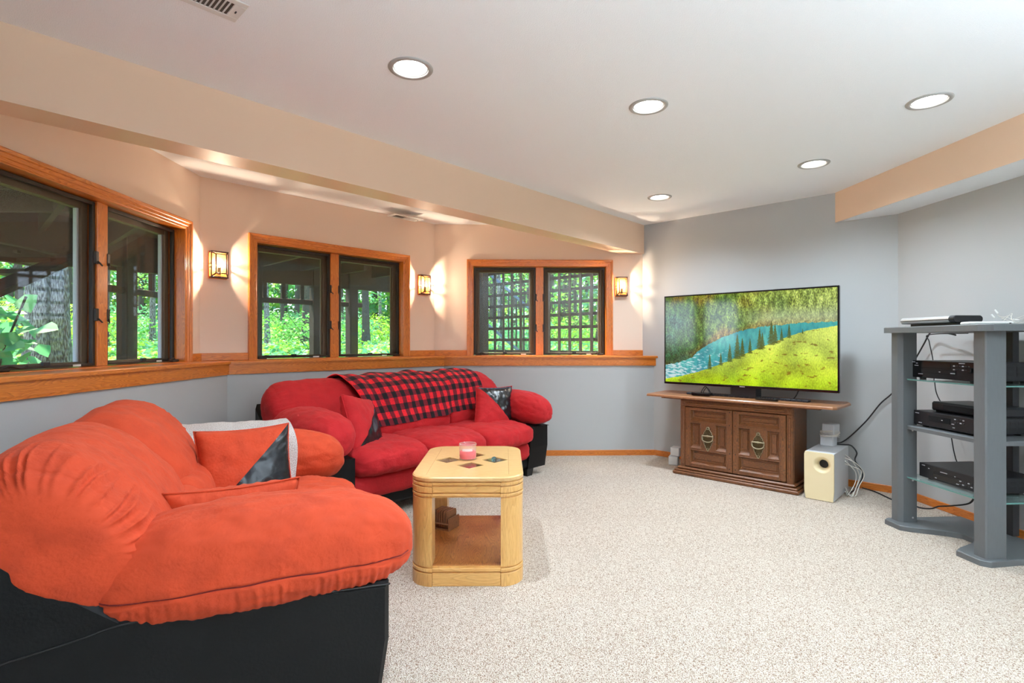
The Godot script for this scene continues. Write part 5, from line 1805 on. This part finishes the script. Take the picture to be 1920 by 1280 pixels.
# ---------------------------------------------------------------- outdoors
func leaf_mesh() -> ArrayMesh:
	var st := new_st()
	var p := [Vector3(0, 0, 0), Vector3(0.45, 0.06, 0.35), Vector3(0.30, 0.02, 0.75), Vector3(0, -0.05, 1.1), Vector3(-0.30, 0.02, 0.75), Vector3(-0.45, 0.06, 0.35), Vector3(0, 0.0, 0.5)]
	for i in 6:
		tri(st, p[i], p[(i + 1) % 6], p[6], Vector3.UP)
	return mesh_of(st)

var LEAF: ArrayMesh
func leaves(called: String, m: Material, parent: Node3D, spots: Array, size: float) -> void:
	var mm := MultiMesh.new()
	mm.transform_format = MultiMesh.TRANSFORM_3D
	mm.mesh = LEAF
	mm.instance_count = spots.size()
	for i in spots.size():
		var b := Basis(Vector3.UP, rng.randf() * TAU) * Basis(Vector3(1, 0, 0), rng.randf_range(-0.3, 1.0)) * Basis(Vector3(0, 0, 1), rng.randf_range(-0.7, 0.7))
		var s := size * rng.randf_range(0.6, 1.3)
		mm.set_instance_transform(i, Transform3D(b.scaled(Vector3.ONE * s), spots[i]))
	var o := MultiMeshInstance3D.new()
	o.name = called
	o.multimesh = mm
	o.material_override = m
	parent.add_child(o, true)
	o.set_meta("kind", "stuff")

func ground_y(x: float, d: float) -> float:
	var r := Vector2(x + 0.5, d - 3.0).length()
	return 0.45 + 0.55 * smoothstep(3.0, 12.0, r) + 1.6 * smoothstep(12.0, 32.0, r) + 0.06 * wrinkle.get_noise_2d(x * 30.0, d * 30.0)

func tree(x: float, d: float, r: float, h: float, leaf: String, n: int, spread: float, low: float, size: float, bark: String, label: String, group: String, lean := 0.0) -> void:
	var y0 := ground_y(x, d) - 0.1
	var t := thing("tree", label, "tree", Transform3D(Basis(), Vector3(x, y0, -d)), group)
	var tr := new_st()
	var k := rng.randf() * 10.0
	grid(tr, 14, 12, func(u: float, v: float) -> Vector3:
		var a := u * TAU
		var rr := r * (1.0 - 0.6 * v) * (1.0 + 0.35 * exp(-v * h * 3.0)) * (1.0 + 0.10 * sin(a * 5.0 + k) * (1.0 - v))
		return Vector3(cos(a) * rr + lean * v * h + 0.12 * sin(v * 5.0 + k) * v, v * h, sin(a) * rr), true)
	for i in 5:
		var yb := lerpf(0.25, 0.9, i / 5.0) * h
		var a := rng.randf() * TAU
		var b0 := Vector3(lean * yb, yb, 0)
		tube(tr, [b0, b0 + Vector3(cos(a) * spread * 0.5, 0.5, sin(a) * spread * 0.5), b0 + Vector3(cos(a) * spread, 0.8, sin(a) * spread)], r * 0.22, 5, false)
	obj("trunk", tr, M[bark], t)
	if n > 0:
		var spots := []
		while spots.size() < n:
			var c := Vector3(rng.randf_range(-1, 1) * spread, rng.randf_range(low, h), rng.randf_range(-1, 1) * spread)
			c.x += lean * c.y
			for q in 14:
				spots.append(c + Vector3(rng.randfn(0, 0.16), rng.randfn(0, 0.07), rng.randfn(0, 0.16)) * spread)
		leaves("foliage", M[leaf], t, spots, size)

func shrub(x: float, d: float, r: float, h: float, leaf: String, n: int, size: float, label: String, group: String) -> void:
	var y0 := ground_y(x, d)
	var t := thing("shrub", label, "shrub", Transform3D(Basis(), Vector3(x, y0, -d)), group)
	var st := new_st()
	for i in 7:
		var a := rng.randf() * TAU
		tube(st, [Vector3(0, -0.05, 0), Vector3(cos(a) * r * 0.3, h * 0.5, sin(a) * r * 0.3), Vector3(cos(a) * r * 0.7, h * 0.9, sin(a) * r * 0.7)], 0.006, 5, false)
	obj("stem", st, M.bark_dark, t)
	var spots := []
	for i in n:
		var v := Vector3(rng.randfn(), rng.randfn(), rng.randfn()).normalized() * pow(rng.randf(), 0.4)
		spots.append(Vector3(v.x * r, h * 0.55 + v.y * h * 0.5, v.z * r))
	leaves("foliage", M[leaf], t, spots, size)

func build_outdoors() -> void:
	LEAF = leaf_mesh()
	var g := new_st()
	grid(g, 56, 48, func(u: float, v: float) -> Vector3:
		var x := lerpf(-46.0, 14.0, u)
		var d := lerpf(0.0, 42.0, v)
		# the ground stays outside the house walls
		return Vector3(x, ground_y(x, d) - (1.4 if Vector2(x - 1.5, d - 2.0).length() < 4.2 else 0.0), -d), true)
	obj("earth", g, M.earth, struct("ground", "leafy woodland ground outside"))
	# deck over the bay: boards, joists, rim beam, posts, rail
	var t2: Transform3D = wf[2]
	var dk := thing("deck", "dark timber deck overhead outside the bay windows, with posts and a railing", "deck", t2)
	var zr := -2.62
	for i in 26:
		var b := new_st()
		var z := -0.18 - (i + 0.5) * 0.0955
		var ext := 0.41 * absf(z)
		bx(b, -2.6, 3.65 if z < -0.9 else 2.25, 2.36, 2.395, z - 0.044, z + 0.044)
		obj("board", b, M.deckwood_x, dk)
	for i in 11:
		var x := -2.4 + i * 0.55
		var jb := new_st()
		bx(jb, x - 0.02, x + 0.02, 2.16, 2.36, zr, -0.20 if x < 2.2 else -1.9)
		obj("joist", jb, M.deckwood_z, dk)
	var rb := new_st()
	bx(rb, -2.6, 3.65, 1.97, 2.36, zr - 0.06, zr + 0.02)
	obj("rim_beam", rb, M.deckwood_x, dk)
	var on := func(px: float) -> float:      # where the sight line of a picture column meets the rail's line
		var r := Vector3((px - 960.0) / 993.8, 0, -1)
		var inv := t2.affine_inverse()
		var o := inv * Vector3(0, 0, 0)
		var dd := inv.basis * r
		return o.x + dd.x * (zr - o.z) / dd.z
	for q in [[478.0, 488.0], [584.0, 602.0], [652.0, 667.0]]:
		var ps := new_st()
		bx(ps, on.call(q[0]), on.call(q[1]), 0.3, 2.36, zr - 0.07, zr + 0.07, 0.006)
		obj("post", ps, M.deckwood_y, dk)
	var rl := new_st()
	bx(rl, on.call(440.0), on.call(678.0), 1.705, 1.775, zr - 0.03, zr + 0.03, 0.008)
	obj("rail", rl, M.deckwood_x, dk)
	for px in [460.0, 496.0, 531.0, 566.0]:
		var up := new_st()
		var x: float = on.call(px)
		bx(up, x - 0.024, x + 0.024, 1.76, 2.0, zr - 0.02, zr + 0.02, 0.004)
		obj("upright", up, M.deckwood_y, dk)
	# side of the deck and its stair outside the left window
	var t1: Transform3D = wf[1]
	var d1 := thing("deck_stair", "dark timber stair and railing outside the left window", "stairs", t1)
	var z1 := -1.80
	var on1 := func(px: float) -> float:
		var r := Vector3((px - 960.0) / 993.8, 0, -1)
		var inv := t1.affine_inverse()
		var o := inv * Vector3(0, 0, 0)
		var dd := inv.basis * r
		return o.x + dd.x * (z1 - o.z) / dd.z
	var bm := new_st()
	bx(bm, -1.2, 5.2, 2.0, 2.36, z1 - 0.06, z1 + 0.02)
	obj("rim_beam", bm, M.deckwood_x, d1)
	for i in 18:
		var bb := new_st()
		bx(bb, -1.2, 4.0, 2.36, 2.395, -0.2 - i * 0.0955 - 0.088, -0.2 - i * 0.0955)
		obj("board", bb, M.deckwood_x, d1)
	for i in 6:
		var jb := new_st()
		bx(jb, -0.8 + i * 0.6, -0.76 + i * 0.6, 2.16, 2.36, z1, -0.2)
		obj("joist", jb, M.deckwood_z, d1)
	var ps1 := new_st()
	bx(ps1, on1.call(228.0), on1.call(248.0), 0.3, 2.36, z1 - 0.06, z1 + 0.06, 0.006)
	obj("post", ps1, M.deckwood_y, d1)
	var r1 := new_st()
	bx(r1, on1.call(205.0), on1.call(320.0), 1.715, 1.785, z1 - 0.03, z1 + 0.03, 0.006)
	obj("rail", r1, M.deckwood_x, d1)
	for px in [284.0, 316.0]:
		var up := new_st()
		var x: float = on1.call(px)
		bx(up, x - 0.03, x + 0.03, 1.78, 2.02, z1 - 0.02, z1 + 0.02, 0.004)
		obj("upright", up, M.deckwood_y, d1)
	var a0: float = on1.call(0.0)
	var a1: float = on1.call(120.0)
	var sl: float = (1.867 - 1.541) / (a1 - a0)
	var sg := new_st()
	bar(sg, Vector3(a0 - 1.2, 1.541 - 1.2 * sl + 0.11, z1 + 0.05), Vector3(a1 + 0.5, 1.867 + 0.5 * sl + 0.11, z1 + 0.05), 0.05, 0.22, 0.004, Vector3(0, 0, 1))
	obj("stringer", sg, M.deckwood_x, d1)
	for i in 9:
		var tr := new_st()
		var x: float = a0 - 1.1 + i * 0.26
		bx(tr, x, x + 0.24, 1.541 + (x - a0) * sl + 0.13, 1.541 + (x - a0) * sl + 0.17, z1 - 0.30, z1 + 0.02)
		obj("tread", tr, M.deckwood_z, d1)
	for i in 6:
		var bl := new_st()
		var x: float = a0 - 0.5 + i * 0.20
		var yb: float = 1.541 + (x - a0) * sl + 0.20
		bx(bl, x - 0.018, x + 0.018, yb, 2.02, z1 - 0.33, z1 - 0.29)
		obj("baluster", bl, M.deckwood_y, d1)
	var hr := new_st()
	bx(hr, a0 - 0.8, a1 + 0.3, 1.90, 1.94, z1 - 0.34, z1 - 0.28)
	obj("rail", hr, M.deckwood_x, d1)
	# lattice screen beside the far window, on the line of the television wall
	var lt := thing("lattice_screen", "square dark timber lattice outside the far window", "lattice", TF)
	var onT := func(px: float) -> float:
		var r := Vector3((px - 960.0) / 993.8, 0, -1)
		var inv := TF.affine_inverse()
		var o := inv * Vector3(0, 0, 0)
		var dd := inv.basis * r
		return o.x + dd.x * (0.03 - o.z) / dd.z
	for k in 18:
		var x: float = lerpf(onT.call(893.0), onT.call(1136.0), (k - 0.6) / 13.6)
		if x > -0.30: continue
		var s := new_st()
		bx(s, x - 0.018, x + 0.018, 0.55, 2.75, 0.025, 0.043, 0.002)
		obj("slat", s, M.deckwood_y, lt)
	var xa: float = onT.call(880.0)
	for k in 15:
		var s := new_st()
		var y := 0.62 + k * 0.150
		bx(s, xa, -0.30, y - 0.018, y + 0.018, 0.007, 0.025, 0.002)
		obj("slat", s, M.deckwood_x, lt)
	var lp := new_st()
	bx(lp, onT.call(903.0), onT.call(918.5), 0.3, 2.9, 0.05, 0.16, 0.006)
	obj("post", lp, M.deckwood_y, lt)
	# garden stair beyond it
	var gs := thing("garden_stair", "pale stone garden steps with a metal handrail beyond the lattice", "stairs", Transform3D(Basis(Vector3.UP, 0.25), Vector3(-0.55, 0.40, -9.2)))
	for i in 7:
		var s := new_st()
		bx(s, -0.9 + i * 0.16, -0.74 + i * 0.16 + 0.06, 0.0, 1.20 - i * 0.165, -0.6, 0.5, 0.01)
		obj("step", s, M.stone_step, gs)
	var ra := new_st()
	for o in [0.0, -0.85]:
		bar(ra, Vector3(-0.1, 2.02 + o, 0.55), Vector3(0.85, 1.25 + o, 0.55), 0.05, 0.04, 0.004)
	obj("handrail", ra, M.blue_metal, gs)
	for i in 7:
		var bl := new_st()
		var x := -0.02 + i * 0.13
		bx(bl, x - 0.012, x + 0.012, 1.10 - x * 0.81, 1.95 - x * 0.81, 0.54, 0.56)
		obj("baluster", bl, M.dark_metal, gs)
	var nw := new_st()
	bx(nw, 0.80, 0.92, 0.0, 1.50, 0.48, 0.60, 0.006)
	obj("newel", nw, M.blue_metal, gs)
	# trees
	tree(-5.42, 6.2, 0.205, 9.0, "leaf_mid", 0, 2.0, 6.0, 0.12, "bark", "thick grey barked tree trunk right outside the left window", "")
	var kinds := ["leaf_lime", "leaf_mid", "leaf_blue"]
	var cones := [[-1.02, -0.62], [-0.50, -0.20], [-0.10, 0.20]]
	var where := ["left", "middle", "far"]
	for c in 3:
		for i in 13:
			var d := 9.5 + 15.0 * (i + rng.randf()) / 13.0
			var s := lerpf(cones[c][0], cones[c][1], fposmod(i * 0.618 + 0.13 * c, 1.0))
			d += [0.0, 3.0, 2.5][c]
			tree(s * d, d, rng.randf_range(0.05, 0.12), rng.randf_range(6.5, 9.0), kinds[(i + c) % 3], 1000, rng.randf_range(1.1, 1.9), rng.randf_range(1.0, 2.4), 0.085, "bark" if i % 3 == 0 else "bark_dark", "slim woodland tree with green leaves, seen through the %s window of the bay" % where[c], "woodland trees beyond the %s window" % where[c], rng.randf_range(-0.03, 0.03))
		for i in 9:
			var d: float = 8.0 + 12.0 * (i + rng.randf()) / 9.0 + [0.5, 4.0, 2.8][c]
			var s := lerpf(cones[c][0], cones[c][1], fposmod(i * 0.618 + 0.4, 1.0))
			shrub(s * d, d, rng.randf_range(0.7, 1.2), rng.randf_range(0.6, 1.2), kinds[(i * 2 + c) % 3], 800, 0.075, "green undergrowth shrub low in the view through the %s window" % where[c], "undergrowth beyond the %s window" % where[c])
	shrub(-4.95, 5.0, 0.40, 1.25, "leaf_blue", 110, 0.19, "large-leaved plant at the lower left of the left window", "")
	# far wood that closes the view
	var far := thing("distant_wood", "hazy green wall of far woodland behind the nearer trees", "woodland", Transform3D())
	var fs := [[], [], []]
	for i in 60000:
		var d := rng.randf_range(25.0, 36.0)
		var s := rng.randf_range(-1.15, 0.32)
		var x := s * d
		fs[i % 3].append(Vector3(x, ground_y(x, d) + pow(rng.randf(), 1.4) * 9.0, -d))
	for k in 3: leaves("foliage", M[kinds[k]], far, fs[k], 0.26)
	for i in 60:
		var d := rng.randf_range(24.0, 34.0)
		var x := rng.randf_range(-1.1, 0.3) * d
		var st := new_st()
		tube(st, [Vector3(x, ground_y(x, d) - 0.2, -d), Vector3(x + rng.randf_range(-0.4, 0.4), 10.0, -d)], rng.randf_range(0.08, 0.2), 7, false)
		obj("trunk", st, M.bark_dark, far)
	var gcov := thing("ground_cover", "low leafy ground cover carpeting the woodland floor", "plants", Transform3D())
	var gl := [[], []]
	for i in 42000:
		var d := 6.2 + 18.0 * pow(rng.randf(), 1.5)
		var x := rng.randf_range(-1.1, 0.26) * d
		if x > -4.3 and d < 8.6 and x < -1.2: continue
		gl[i % 2].append(Vector3(x, ground_y(x, d) + rng.randf_range(0.0, 0.22), -d))
	leaves("leaf_carpet", M.leaf_lime, gcov, gl[0], 0.10)
	leaves("leaf_carpet", M.leaf_blue, gcov, gl[1], 0.10)
